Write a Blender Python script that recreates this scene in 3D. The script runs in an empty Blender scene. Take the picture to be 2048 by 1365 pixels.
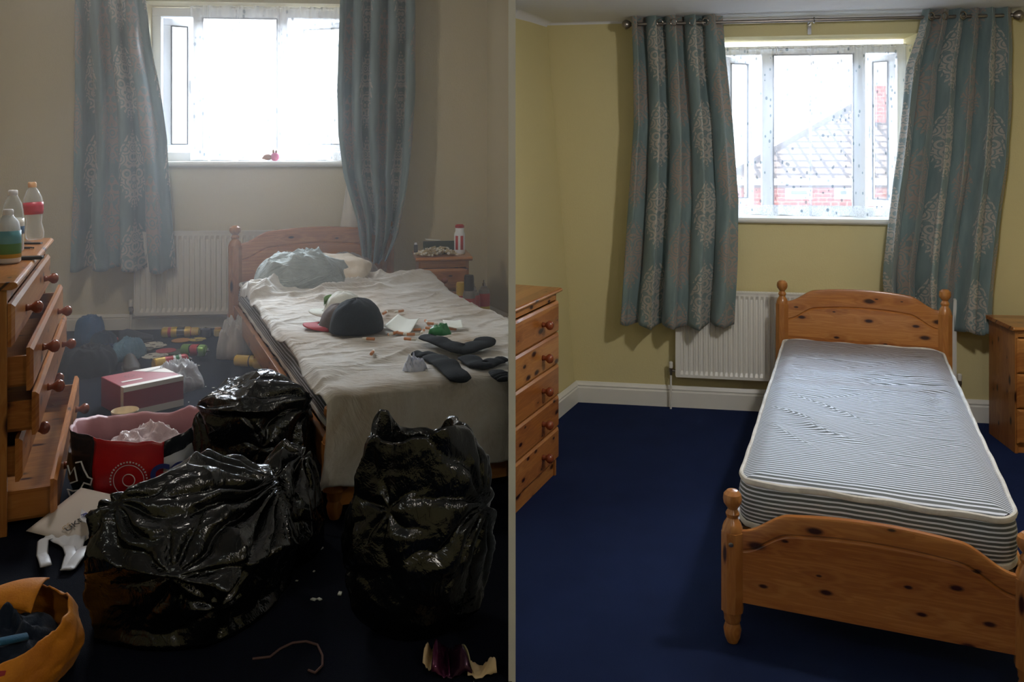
import bpy, bmesh, math, random
from math import sin, cos, pi, tan, atan2, sqrt
from mathutils import Vector, Matrix, noise
S = bpy.context.scene
COL = S.collection
# ------------------------------------------------------------------ camera, sky, exposure
CZ, F, HY = 1.86, 1700.0, 290.0          # eye height, focal length and horizon in photo pixels
LZ = 0.66                                 # the left room's floor lies one step higher
cd = bpy.data.cameras.new('camera'); cam = bpy.data.objects.new('camera', cd); COL.objects.link(cam)
cam.location = (0, 0, CZ); cam.rotation_euler = (pi/2, 0, 0)
cd.sensor_width = 36; cd.lens = F/2048*36; cd.shift_y = -(682.5-HY)/2048; cd.clip_start = 0.05
S.camera = cam
S.view_settings.view_transform = 'Standard'; S.view_settings.look = 'None'
S.view_settings.exposure = 0.65; S.view_settings.gamma = 1.0; S.view_settings.use_curve_mapping = False
S.cycles.max_bounces = 9; S.cycles.diffuse_bounces = 5; S.cycles.glossy_bounces = 4
S.cycles.transparent_max_bounces = 16; S.cycles.volume_bounces = 1; S.cycles.use_denoising = True
S.cycles.sample_clamp_indirect = 8; S.cycles.caustics_reflective = False; S.cycles.caustics_refractive = False
w = bpy.data.worlds.new('world'); S.world = w; w.use_nodes = True
bg = w.node_tree.nodes['Background']; bg.inputs[0].default_value = (0.86, 0.93, 1.0, 1); bg.inputs[1].default_value = 1.9

def U(px, py, Y): return Vector(((px-1024)*Y/F, Y, CZ-(py-HY)*Y/F))
def FL(px, py, z=LZ):
    Y = (CZ-z)*F/(py-HY); return Vector(((px-1024)*Y/F, Y, z))

def lamp(name, kind, loc, energy, color=(1, 1, 1), **k):
    l = bpy.data.lights.new(name, kind); l.energy = energy; l.color = color
    o = bpy.data.objects.new(name, l); COL.objects.link(o); o.location = loc
    for a, b in k.items(): setattr(l, a, b)
    return o

class WallFrame:                          # local frame of a back wall: x along it, y behind it
    def __init__(s, x, y, th): s.o = Vector((x, y, 0)); s.th = th
    def s_at(s, px, d=0):                 # distance along the wall where the sight line px meets the plane d behind it
        k = (px-1024)/F; a = Vector((cos(s.th), -sin(s.th))); n = Vector((sin(s.th), cos(s.th)))
        t = (n.x*s.o.x+n.y*s.o.y+d)/(n.x*k+n.y)
        return (k*t-s.o.x)*a.x+(t-s.o.y)*a.y
    def world(s, u, d, z=0): return Vector((s.o.x+cos(s.th)*u+sin(s.th)*d, s.o.y-sin(s.th)*u+cos(s.th)*d, z))
    def Y(s, u, d=0): return s.world(u, d).y
    def z_at(s, px, py, d=0): u = s.s_at(px, d); return CZ-(py-HY)*s.Y(u, d)/F
WR = WallFrame(1.72, 5.95, 0.1708)
WL = WallFrame(-0.82, 5.70, -0.10)

for WW, (a, b), (z0, z1), nm in ((WR, (1440, 1835), (1.35, 2.62), 'R'), (WL, (285, 705), (1.75, 2.78), 'L')):
    u0, u1 = WW.s_at(a), WW.s_at(b)
    o = lamp('daylight_portal', 'AREA', WW.world((u0+u1)/2, 0.42, (z0+z1)/2), 1, shape='RECTANGLE', size=(u1-u0)+.1, size_y=(z1-z0)+.1)
    o.data.cycles.is_portal = True; o.rotation_euler = (-pi/2, 0, -WW.th)
def sky_boost(W, px, energy, col):                       # added area lamp outside, boosting the sky's daylight through a window
    o = lamp('added_sky_boost_lamp', 'AREA', W.world(W.s_at(px), 2.6, 4.6), energy, col, shape='RECTANGLE', size=4.5, size_y=2.6)
    o.rotation_euler = (-pi/2+.62, 0, -W.th)
sky_boost(WR, 1640, 1550, (.62, .78, 1)); sky_boost(WL, 500, 2300, (.80, .89, 1))

# ------------------------------------------------------------------ materials
class NT:
    def __init__(s, name):
        s.m = bpy.data.materials.new(name); s.m.use_nodes = True; s.t = s.m.node_tree; s.n = s.t.nodes
        s.b = s.n['Principled BSDF']; s.out = s.n['Material Output']
    def add(s, ty, **k):
        n = s.n.new(ty)
        for a, b in k.items(): setattr(n, a, b)
        return n
    def put(s, sock, v):
        if isinstance(v, bpy.types.NodeSocket): s.t.links.new(v, sock)
        elif isinstance(v, (tuple, list)) and sock.type == 'RGBA' and len(v) == 3: sock.default_value = (*v, 1)
        else: sock.default_value = v
    def math(s, op, a, b=0.0, c=None, clamp=False):
        n = s.add('ShaderNodeMath', operation=op); n.use_clamp = clamp; s.put(n.inputs[0], a); s.put(n.inputs[1], b)
        if c is not None: s.put(n.inputs[2], c)
        return n.outputs[0]
    def mix(s, f, a, b):
        n = s.add('ShaderNodeMix', data_type='RGBA'); s.put(n.inputs[0], f); s.put(n.inputs[6], a); s.put(n.inputs[7], b); return n.outputs[2]
    def coord(s, kind='Object', scale=(1, 1, 1), rot=(0, 0, 0), loc=(0, 0, 0)):
        c = s.add('ShaderNodeTexCoord'); m = s.add('ShaderNodeMapping'); m.inputs[3].default_value = scale; m.inputs[2].default_value = rot; m.inputs[1].default_value = loc
        s.t.links.new(c.outputs[kind], m.inputs[0]); return m.outputs[0]
    def noise(s, vec, scale=5, detail=3, rough=.5, dist=0):
        n = s.add('ShaderNodeTexNoise'); s.put(n.inputs['Vector'], vec); n.inputs['Scale'].default_value = scale
        n.inputs['Detail'].default_value = detail; n.inputs['Roughness'].default_value = rough; n.inputs['Distortion'].default_value = dist
        return n.outputs[0]
    def ramp(s, v, stops):
        r = s.add('ShaderNodeValToRGB'); s.put(r.inputs[0], v); e = r.color_ramp.elements
        while len(e) > 1: e.remove(e[-1])
        e[0].position = stops[0][0]; e[0].color = (*stops[0][1], 1)
        for p, c in stops[1:]: q = e.new(p); q.color = (*c, 1)
        return r.outputs[0]
    def bump(s, h, strength=.3, dist=.01):
        b = s.add('ShaderNodeBump'); s.put(b.inputs['Height'], h); b.inputs['Strength'].default_value = strength; b.inputs['Distance'].default_value = dist
        s.t.links.new(b.outputs[0], s.b.inputs['Normal']); return b
    def base(s, c, rough=.6, metal=0, spec=.5):
        s.put(s.b.inputs['Base Color'], c); s.put(s.b.inputs['Roughness'], rough); s.b.inputs['Metallic'].default_value = metal
        s.b.inputs['Specular IOR Level'].default_value = spec; return s

def srgb(r, g, b):
    f = lambda v: (v/255/12.92 if v/255 <= .04045 else ((v/255+.055)/1.055)**2.4)
    return (f(r), f(g), f(b))
def plain(name, c, rough=.6, metal=0, spec=.5, var=.0, bump=0, bscale=60, trans=0):
    t = NT(name); col = c
    if var:
        v = t.noise(t.coord(), 9, 4); col = t.mix(v, tuple(x*(1-var) for x in c), tuple(min(1, x*(1+var)) for x in c))
    t.base(col, rough, metal, spec)
    if bump: t.bump(t.noise(t.coord(), bscale, 3), bump, .004)
    if trans: t.b.inputs['Transmission Weight'].default_value = trans
    return t.m

def pine(name, axis, dark=1.0, strip=.085, knots=1.0):
    t = NT(name)
    rot = {'x': (0, 0, 0), 'y': (0, 0, -pi/2), 'z': (0, pi/2, 0)}[axis]      # grain runs along local x after mapping
    v = t.coord('Object', (1, 1, 1), rot)
    sx = t.add('ShaderNodeSeparateXYZ'); t.put(sx.inputs[0], v); X, Y, Z = sx.outputs
    yz = t.math('ADD', Y, Z)
    def flat(a, b): c_ = t.add('ShaderNodeCombineXYZ'); t.put(c_.inputs[0], t.math('MULTIPLY', X, a)); t.put(c_.inputs[1], t.math('MULTIPLY', yz, b)); return c_.outputs[0]
    vo = t.add('ShaderNodeTexVoronoi', voronoi_dimensions='2D'); t.put(vo.inputs['Vector'], flat(4.6, 10.5)); vo.inputs['Scale'].default_value = 1; vo.inputs['Randomness'].default_value = .95
    sc = t.add('ShaderNodeSeparateColor'); t.put(sc.inputs[0], vo.outputs['Color'])
    pick = t.math('GREATER_THAN', sc.outputs[0], 1-.75*knots)
    size = t.math('MULTIPLY_ADD', sc.outputs[1], .13, .035)
    dd = t.math('DIVIDE', vo.outputs['Distance'], size)
    knot = t.math('MULTIPLY', t.math('SUBTRACT', 1.25, dd, clamp=True), pick)
    halo = t.math('MULTIPLY', t.math('SUBTRACT', 1.0, t.math('MULTIPLY', vo.outputs['Distance'], 2.2), clamp=True), pick)
    gn = t.noise(flat(1.6, 26), 1.4, 5, .6, 1.2)
    ring = t.math('SINE', t.math('ADD', t.math('MULTIPLY', gn, 22), t.math('MULTIPLY', halo, 9)))
    # glued-up strips of slightly different tone
    st = t.math('FLOOR', t.math('DIVIDE', yz, strip))
    wn = t.add('ShaderNodeTexWhiteNoise', noise_dimensions='1D'); t.put(wn.inputs['W'], t.math('ADD', st, 7.3))
    d = dark
    col = t.ramp(t.math('MULTIPLY_ADD', ring, .18, t.math('MULTIPLY_ADD', wn.outputs[0], .6, .16)),
                 [(0, srgb(168*d, 98*d, 42*d)), (.5, srgb(200*d, 128*d, 62*d)), (1, srgb(222*d, 156*d, 84*d))])
    col = t.mix(t.math('MULTIPLY', halo, .45), col, srgb(140*d, 70*d, 30*d))
    col = t.mix(t.math('MULTIPLY', knot, 1.6, clamp=True), col, srgb(58*d, 22*d, 14*d))
    t.base(col, .3, 0, .5); t.b.inputs['Coat Weight'].default_value = .35; t.b.inputs['Coat Roughness'].default_value = .15
    t.bump(gn, .12, .004)
    return t.m

def m_wall(name, c, mottled=.05):
    t = NT(name); v = t.coord()
    n = t.noise(v, 1.3, 4, .6); f = t.noise(v, 140, 2)
    col = t.mix(n, tuple(x*(1-mottled) for x in c), tuple(min(1, x*(1+mottled)) for x in c))
    t.base(col, .62, 0, .35)
    s = t.math('SINE', t.math('MULTIPLY', t.noise(t.coord('Object', (1, 1, .35)), 60, 3), 30))
    t.bump(t.math('ADD', f, t.math('MULTIPLY', s, .3)), .18, .003); return t.m

def m_carpet(name, c, sheen=.25):
    t = NT(name); v = t.coord(); n = t.noise(v, 420, 3, .7); b = t.noise(v, 2.4, 5, .65)
    col = t.mix(t.ramp(b, [(.35, (0, 0, 0)), (.65, (1, 1, 1))]), tuple(x*.72 for x in c), tuple(x*1.25 for x in c))
    col = t.mix(n, tuple(x*.5 for x in c), col)
    t.base(col, .95, 0, .1); t.b.inputs['Sheen Weight'].default_value = sheen; t.b.inputs['Sheen Roughness'].default_value = .4
    t.put(t.b.inputs['Sheen Tint'], srgb(70, 100, 190))
    t.bump(n, .9, .008); return t.m

def m_damask(name, dull=1.0):
    t = NT(name)
    uv = t.add('ShaderNodeUVMap'); s = t.add('ShaderNodeSeparateXYZ'); t.put(s.inputs[0], uv.outputs[0]); u, v = s.outputs[0], s.outputs[1]
    cu = t.math('DIVIDE', u, .30); col = t.math('FLOOR', cu); fu = t.math('ABSOLUTE', t.math('SUBTRACT', t.math('FRACT', cu), .5))
    odd = t.math('MODULO', t.math('ABSOLUTE', col), 2.0)
    cv = t.math('ADD', t.math('DIVIDE', v, .56), t.math('MULTIPLY', odd, .5)); fv = t.math('SUBTRACT', t.math('FRACT', cv), .5)
    cmb = t.add('ShaderNodeCombineXYZ'); t.put(cmb.inputs[0], t.math('MULTIPLY', fu, .5)); t.put(cmb.inputs[1], fv); t.put(cmb.inputs[2], t.math('MULTIPLY', odd, 3.1))
    vo = t.add('ShaderNodeTexVoronoi'); t.put(vo.inputs['Vector'], cmb.outputs[0]); vo.inputs['Scale'].default_value = 9; vo.inputs['Randomness'].default_value = .8
    curl = t.math('SINE', t.math('MULTIPLY', vo.outputs['Distance'], 26))
    r = t.math('ADD', t.math('POWER', t.math('DIVIDE', fu, .42), 1.7), t.math('POWER', t.math('DIVIDE', t.math('ABSOLUTE', fv), .42), 1.7))
    r = t.math('ADD', r, t.math('MULTIPLY', t.math('SINE', t.math('MULTIPLY', t.math('ADD', fv, fu), 52)), .16))
    mask = t.math('LESS_THAN', r, 1.0)
    scroll = t.math('GREATER_THAN', curl, -.35)
    m = t.math('MULTIPLY', mask, t.math('MULTIPLY_ADD', scroll, .9, .1))
    weave = t.noise(t.coord('UV', (500, 60, 1)), 1, 2, .6)
    slub = t.noise(t.coord('UV', (26, 3.2, 1)), 1, 4, .6)
    teal = t.mix(slub, srgb(100*dull, 122*dull, 124*dull), srgb(152*dull, 170*dull, 168*dull))
    mot = t.mix(t.math('GREATER_THAN', odd, .5), srgb(222, 216, 204), srgb(182, 162, 150))
    mot = t.mix(weave, mot, srgb(150, 142, 134))
    c = t.mix(m, teal, mot)
    t.base(c, t.math('MULTIPLY_ADD', m, -.12, .5), 0, .45); t.b.inputs['Sheen Weight'].default_value = .3
    t.bump(t.math('ADD', t.math('MULTIPLY', m, .8), weave), .35, .003)
    tr = t.add('ShaderNodeBsdfTranslucent'); t.put(tr.inputs[0], c); ms = t.add('ShaderNodeMixShader'); ms.inputs[0].default_value = .25
    t.t.links.new(t.b.outputs[0], ms.inputs[1]); t.t.links.new(tr.outputs[0], ms.inputs[2]); t.t.links.new(ms.outputs[0], t.out.inputs[0])
    return t.m

def m_net(name):
    t = NT(name)
    uv = t.coord('UV', (1, 1, 1))
    vo = t.add('ShaderNodeTexVoronoi'); q = t.add('ShaderNodeVectorMath', operation='MULTIPLY'); t.put(q.inputs[0], uv); q.inputs[1].default_value = (26, 20, 1); t.put(vo.inputs['Vector'], q.outputs[0]); vo.inputs['Scale'].default_value = 1
    sc = t.add('ShaderNodeSeparateColor'); t.put(sc.inputs[0], vo.outputs['Color'])
    leaf = t.math('MULTIPLY', t.math('LESS_THAN', vo.outputs['Distance'], .25), t.math('GREATER_THAN', sc.outputs[0], .55))
    sx = t.add('ShaderNodeSeparateXYZ'); t.put(sx.inputs[0], uv)
    hem = t.math('LESS_THAN', sx.outputs[1], .075)
    head = t.math('GREATER_THAN', sx.outputs[1], 10.0)
    scal = t.math('SINE', t.math('MULTIPLY', t.noise(q.outputs[0], 1.2, 3), 40)); lace = t.math('MULTIPLY', hem, t.math('MULTIPLY_ADD', scal, .1, .22))
    op = t.math('ADD', t.math('ADD', .33, t.math('MULTIPLY', leaf, .45)), lace, clamp=True)
    c = t.mix(leaf, srgb(236, 238, 242), srgb(120, 130, 136))
    t.base(c, .8, 0, .2)
    tl = t.add('ShaderNodeBsdfTranslucent'); t.put(tl.inputs[0], c); m1 = t.add('ShaderNodeMixShader'); m1.inputs[0].default_value = .6
    t.t.links.new(t.b.outputs[0], m1.inputs[1]); t.t.links.new(tl.outputs[0], m1.inputs[2])
    tp = t.add('ShaderNodeBsdfTransparent'); ms = t.add('ShaderNodeMixShader'); t.put(ms.inputs[0], op)
    t.t.links.new(tp.outputs[0], ms.inputs[1]); t.t.links.new(m1.outputs[0], ms.inputs[2]); t.t.links.new(ms.outputs[0], t.out.inputs[0])
    return t.m

def m_clear(name, tint=(.95, .97, 1), op=.12, rough=.08, spec_tint=None, bump=0):
    """Clear thin sheet: mostly see-through, with a glossy skin."""
    t = NT(name); t.base(tint, rough, 0, .8)
    if bump: t.bump(t.noise(t.coord(), 45, 4, .7, 1.5), bump, .01)
    lw = t.add('ShaderNodeLayerWeight'); lw.inputs[0].default_value = .35
    tp = t.add('ShaderNodeBsdfTransparent'); t.put(tp.inputs[0], tint); ms = t.add('ShaderNodeMixShader')
    t.put(ms.inputs[0], t.math('MULTIPLY_ADD', lw.outputs['Facing'], .55, op, clamp=True))
    t.t.links.new(tp.outputs[0], ms.inputs[1]); t.t.links.new(t.b.outputs[0], ms.inputs[2]); t.t.links.new(ms.outputs[0], t.out.inputs[0])
    return t.m

def m_pane(name):
    t = NT(name); g = t.add('ShaderNodeBsdfGlossy'); g.inputs['Roughness'].default_value = .01
    lw = t.add('ShaderNodeFresnel'); lw.inputs[0].default_value = 1.4
    tp = t.add('ShaderNodeBsdfTransparent'); ms = t.add('ShaderNodeMixShader'); t.put(ms.inputs[0], lw.outputs[0])
    t.t.links.new(tp.outputs[0], ms.inputs[1]); t.t.links.new(g.outputs[0], ms.inputs[2]); t.t.links.new(ms.outputs[0], t.out.inputs[0])
    return t.m

def m_ticking(name, stain=1.0):
    t = NT(name); uv = t.add('ShaderNodeUVMap'); s = t.add('ShaderNodeSeparateXYZ'); t.put(s.inputs[0], uv.outputs[0])
    wob = t.noise(t.coord('Object', (3, 3, 3)), 1.5, 3)
    f = t.math('FRACT', t.math('ADD', s.outputs[1], t.math('MULTIPLY', wob, .8)))
    line = t.math('LESS_THAN', f, .40)
    o = t.coord(); sp = t.add('ShaderNodeSeparateXYZ'); t.put(sp.inputs[0], o)
    c = t.mix(line, srgb(84, 90, 92), srgb(212, 218, 230))
    nz = t.noise(t.coord('Object', (1.6, 2.5, 1)), 1.4, 6, .7, .8)
    sm = t.ramp(t.math('MULTIPLY_ADD', sp.outputs[1], .30, t.math('MULTIPLY', nz, .9)), [(.06, (0, 0, 0)), (.34, (1, 1, 1))])
    c = t.mix(t.math('MULTIPLY', sm, .62*stain), c, srgb(116, 102, 98))
    t.base(c, .6, 0, .3); t.b.inputs['Sheen Weight'].default_value = .12
    t.bump(t.noise(t.coord(), 160, 2), .2, .003)
    return t.m

def m_cloth(name, c, dirt=None, rough=.85, scale=5, bump=.3, sheen=.08, crease=0, cdir=(1, 1, 1), crot=0):
    t = NT(name); col = c
    n = t.noise(t.coord(), scale, 6, .65, .6)
    col = t.mix(t.ramp(n, [(.35, (0, 0, 0)), (.7, (1, 1, 1))]), c, dirt or tuple(x*.75 for x in c))
    t.base(col, rough, 0, .25); t.b.inputs['Sheen Weight'].default_value = sheen
    fine = t.noise(t.coord(), 230, 2)
    if crease:
        cr_ = t.noise(t.coord('Object', cdir, (0, 0, crot)), 3.2, 5, .55, 1.6); cr_ = t.math('ABSOLUTE', t.math('SUBTRACT', cr_, .5))
        t.bump(t.math('ADD', t.math('MULTIPLY', fine, .012), cr_), crease, .06)
    else: t.bump(fine, bump, .003)
    return t.m

def m_binbag():
    t = NT('black_polythene'); t.base(srgb(11, 13, 14), .17, 0, .65)
    n1 = t.noise(t.coord('Object', (1, 1, .6)), 16, 4, .6, 1.2); r1 = t.math('ABSOLUTE', t.math('SUBTRACT', n1, .5))
    t.bump(t.math('ADD', r1, t.math('MULTIPLY', t.noise(t.coord(), 60, 3, .6, 1), .15)), .34, .02); return t.m
M = {}
M['binbag'] = m_binbag()
M['px'] = pine('pine_wood_lengthways', 'x', .86); M['py'] = pine('pine_wood_deepways', 'y', .86); M['pz'] = pine('pine_wood_upright', 'z', .82)
M['pxo'] = pine('worn_pine_lengthways', 'x', .88); M['pyo'] = pine('worn_pine_deepways', 'y', .86); M['pzo'] = pine('worn_pine_upright', 'z', .82)
M['pink_pine'] = pine('reddish_pine', 'x', .88, .2, .6)
M['knob'] = plain('turned_wood_knob', srgb(128, 62, 34), .22, 0, .6, .1)
M['wall_y'] = m_wall('yellow_wallpaper', srgb(212, 200, 150)); M['wall_l'] = m_wall('smoky_cream_wallpaper', srgb(204, 192, 160))
M['white'] = plain('white_gloss_paint', srgb(226, 224, 216), .35, 0, .5, .03); M['white_l'] = plain('dull_white_paint', srgb(214, 208, 194), .45, 0, .5, .04)
M['upvc'] = plain('white_window_plastic', srgb(232, 234, 238), .3)
M['ceil'] = plain('white_ceiling_paint', srgb(222, 222, 226), .8)
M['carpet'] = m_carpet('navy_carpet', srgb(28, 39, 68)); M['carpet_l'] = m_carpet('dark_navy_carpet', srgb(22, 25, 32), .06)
M['damask'] = m_damask('teal_damask'); M['net'] = m_net('leaf_print_net'); M['pane'] = m_pane('window_glass')
M['tick'] = m_ticking('striped_ticking'); M['tick_l'] = m_ticking('striped_ticking_used', .6)
M['piping'] = m_cloth('white_tape', srgb(222, 220, 214), srgb(190, 186, 178), .7, 12, .3)
M['steel'] = plain('brushed_metal', srgb(150, 142, 134), .3, .9); M['chrome'] = plain('chrome', srgb(190, 190, 190), .15, 1)
M['dark'] = plain('drawer_inside_board', srgb(60, 48, 40), .8)
M['black'] = plain('black_plastic', srgb(22, 22, 24), .4)
M['lining'] = m_cloth('curtain_lining', srgb(224, 216, 200))
M['gasket'] = plain('grey_rubber_gasket', srgb(60, 62, 66), .6)

# ------------------------------------------------------------------ mesh building
def T(loc=(0, 0, 0), rz=0, rx=0, ry=0, s=1):
    m = Matrix.Translation(loc) @ Matrix.Rotation(rz, 4, 'Z') @ Matrix.Rotation(ry, 4, 'Y') @ Matrix.Rotation(rx, 4, 'X')
    return m @ (Matrix.Diagonal((*s, 1)) if isinstance(s, (tuple, list)) else Matrix.Scale(s, 4))
class MB:
    def __init__(s): s.v = []; s.f = []; s.uv = {}; s.mi = []
    def add(s, vs, fs, m=None, mi=0, uvs=None):
        k = len(s.v)
        for i, p in enumerate(vs):
            s.v.append((m @ Vector(p)) if m else Vector(p))
            if uvs: s.uv[k+i] = uvs[i]
        s.f += [tuple(i+k for i in f) for f in fs]; s.mi += [mi]*len(fs); return s
    def box(s, a, b, m=None, mi=0):
        x0, y0, z0 = a; x1, y1, z1 = b
        vs = [(x0, y0, z0), (x1, y0, z0), (x1, y1, z0), (x0, y1, z0), (x0, y0, z1), (x1, y0, z1), (x1, y1, z1), (x0, y1, z1)]
        return s.add(vs, [(0, 3, 2, 1), (4, 5, 6, 7), (0, 1, 5, 4), (1, 2, 6, 5), (2, 3, 7, 6), (3, 0, 4, 7)], m, mi)
    def lathe(s, prof, n=24, m=None, mi=0, sx=1, sy=1, caps=True):
        vs = []; fs = []
        for r, z in prof: vs += [(r*cos(2*pi*i/n)*sx, r*sin(2*pi*i/n)*sy, z) for i in range(n)]
        for j in range(len(prof)-1):
            for i in range(n): fs.append((j*n+i, j*n+(i+1) % n, (j+1)*n+(i+1) % n, (j+1)*n+i))
        if caps:
            if prof[0][0] > 1e-4: fs.append(tuple(reversed(range(n))))
            if prof[-1][0] > 1e-4: fs.append(tuple(range((len(prof)-1)*n, len(prof)*n)))
        return s.add(vs, fs, m, mi)
    def tube(s, pts, r, n=8, m=None, mi=0, closed=False, sq=1.0):
        pts = [Vector(p) for p in pts]; N = len(pts); vs = []; fs = []
        rr = r if isinstance(r, (list, tuple)) else [r]*N
        for i, p in enumerate(pts):
            d = (pts[(i+1) % N]-pts[i-1]) if closed else (pts[min(i+1, N-1)]-pts[max(i-1, 0)])
            d = d.normalized() if d.length > 0 else Vector((0, 0, 1)); up = Vector((0, 0, 1)) if abs(d.z) < .95 else Vector((0, 1, 0))
            a = d.cross(up).normalized(); b = a.cross(d).normalized()
            vs += [p+a*cos(2*pi*k/n)*rr[i]+b*sin(2*pi*k/n)*rr[i]*sq for k in range(n)]
        for i in range(N if closed else N-1):
            j = (i+1) % N
            for k in range(n): fs.append((i*n+k, i*n+(k+1) % n, j*n+(k+1) % n, j*n+k))
        if not closed: fs += [tuple(reversed(range(n))), tuple(range((N-1)*n, N*n))]
        return s.add(vs, fs, m, mi)
    def prism(s, poly, y0, y1, m=None, mi=0):      # polygon in x,z pushed from y0 to y1
        n = len(poly); vs = [(x, y0, z) for x, z in poly]+[(x, y1, z) for x, z in poly]
        fs = [tuple(range(n)), tuple(reversed(range(n, 2*n)))]+[(i, (i+n), (i+1) % n+n, (i+1) % n) for i in range(n)]
        return s.add(vs, fs, m, mi)
    def slab(s, poly, z0, z1, m=None, mi=0):       # polygon in x,y pushed from z0 to z1
        n = len(poly); vs = [(x, y, z0) for x, y in poly]+[(x, y, z1) for x, y in poly]
        fs = [tuple(reversed(range(n))), tuple(range(n, 2*n))]+[(i, (i+1) % n, (i+1) % n+n, i+n) for i in range(n)]
        return s.add(vs, fs, m, mi)
    def grid(s, fn, nu, nv, uvfn=None, m=None, mi=0, closeu=False):
        vs = []; uvs = []; fs = []; W = nu if closeu else nu+1
        for j in range(nv+1):
            for i in range(W):
                a, b = i/nu, j/nv; vs.append(fn(a, b)); uvs.append(uvfn(a, b) if uvfn else (a, b))
        for j in range(nv):
            for i in range(nu):
                i2 = (i+1) % W if closeu else i+1
                fs.append((j*W+i, j*W+i2, (j+1)*W+i2, (j+1)*W+i))
        return s.add(vs, fs, m, mi, uvs)
    def build(s, name, mats, parent=None, smooth=True, bevel=0, solid=0, sub=0, auto=True, wn=False):
        me = bpy.data.meshes.new(name); me.from_pydata([tuple(v) for v in s.v], [], s.f)
        for mm in (mats if isinstance(mats, list) else [mats]): me.materials.append(mm)
        for p, k in zip(me.polygons, s.mi): p.material_index = k; p.use_smooth = smooth
        if s.uv:
            l = me.uv_layers.new(name='UVMap')
            for lp in me.loops: l.data[lp.index].uv = s.uv.get(lp.vertex_index, (0, 0))
        bm = bmesh.new(); bm.from_mesh(me); bmesh.ops.recalc_face_normals(bm, faces=bm.faces); bm.to_mesh(me); bm.free()
        if smooth and auto: me.set_sharp_from_angle(angle=math.radians(38 if auto is True else auto))
        o = bpy.data.objects.new(name, me); COL.objects.link(o)
        if parent: o.parent = parent
        if bevel:
            b = o.modifiers.new('bevel', 'BEVEL'); b.width = bevel; b.segments = 2; b.limit_method = 'ANGLE'; b.angle_limit = .6
        if sub: q = o.modifiers.new('sub', 'SUBSURF'); q.levels = q.render_levels = sub
        if solid: q = o.modifiers.new('solid', 'SOLIDIFY'); q.thickness = solid; q.offset = 0
        return o
def tag(o, label=None, cat=None, group=None, kind=None):
    for k, v in (('label', label), ('category', cat), ('group', group), ('kind', kind)):
        if v: o[k] = v
    return o
def thing(name, label, cat, loc=(0, 0, 0), rz=0, group=None):
    o = bpy.data.objects.new(name, None); COL.objects.link(o); o.location = loc; o.rotation_euler = (0, 0, rz); o.empty_display_size = .1
    return tag(o, label, cat, group)
def struct(o): o['kind'] = 'structure'; return o
def kids(o): return [c for c in COL.objects if c.parent is o]
def dup(root, loc, rot, label=None, group=None):
    r = root.copy(); COL.objects.link(r); r.location = loc; r.rotation_euler = rot if isinstance(rot, (tuple, list)) else (0, 0, rot)
    if label: r['label'] = label
    if group: r['group'] = group
    for ch in kids(root):
        c = ch.copy(); COL.objects.link(c); c.parent = r
        for g in kids(ch): d = g.copy(); COL.objects.link(d); d.parent = c
    return r
def fbm(x, y, z=0, o=4): return noise.fractal(Vector((x, y, z)), 1.0, 2.0, o)
def rid(x, y, z=0):
    n = noise.noise(Vector((x, y, z))); return 1-abs(n)*2
def crump(p, s):                                      # faceted crumple: ridges where two cells meet
    d, _ = noise.voronoi(p*s); return d[1]-d[0]
def interp(tab, y):
    if y <= tab[0][0]: return tab[0][1]
    for (a, p), (b, q) in zip(tab, tab[1:]):
        if y <= b: return p+(q-p)*(y-a)/(b-a)
    return tab[-1][1]
CLIP = []                                             # (object, side): cut flush where a thing meets the partition

# ------------------------------------------------------------------ the shell
def rect_frame_wall(name, mat, W, u0, u1, z0, z1, hole, th=.34):
    a, b, c, d = hole; m = MB(); M4 = T(tuple(W.o), -W.th)
    m.box((u0, 0, z0), (a, th, z1), M4); m.box((b, 0, z0), (u1, th, z1), M4)
    m.box((a, 0, z0), (b, th, c), M4); m.box((a, 0, d), (b, th, z1), M4)
    return struct(m.build(name, mat, smooth=False))
RU0 = WR.s_at(1152)-.0; RU1 = 1.95
hR = (WR.s_at(1440), WR.s_at(1835), 1.335, 2.62)
hL = (WL.s_at(284), WL.s_at(706), 1.735, 2.80)
rect_frame_wall('wall_back', M['wall_y'], WR, RU0-.35, RU1, 0, 2.75, hR)
rect_frame_wall('wall_back', M['wall_l'], WL, WL.s_at(-60), WL.s_at(978), LZ, 3.1, hL)
cR = WR.world(RU0, 0)                                   # right room's far left corner
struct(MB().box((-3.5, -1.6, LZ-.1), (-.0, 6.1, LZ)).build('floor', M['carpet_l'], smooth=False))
struct(MB().box((0, -1.6, -.1), (3.65, 6.6, 0)).build('floor', M['carpet'], smooth=False))
struct(MB().box((-3.5, -1.6, 3.1), (0, 6.3, 3.2)).build('ceiling', M['ceil'], smooth=False))
struct(MB().box((0, -1.6, 2.75), (3.65, 6.6, 3.2)).build('ceiling', M['ceil'], smooth=False))
struct(MB().box((-3.55, -1.7, LZ-.1), (-3.42, 6.1, 3.2)).build('wall_left', M['wall_l'], smooth=False))
struct(MB().box((3.6, -1.7, -.1), (3.75, 6.2, 3.2)).build('wall_right', M['wall_y'], smooth=False))
struct(MB().box((-3.55, -1.75, -.1), (3.75, -1.6, 3.2)).build('wall_front', M['wall_y'], smooth=False))
struct(MB().box((-.008, 1.9, 0), (.008, 6.6, 3.1)).build('wall_partition', M['white'], smooth=False))
struct(MB().box((-.008, -1.6, 0), (.0, 1.9, LZ)).build('trim_1', M['white'], smooth=False))
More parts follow.
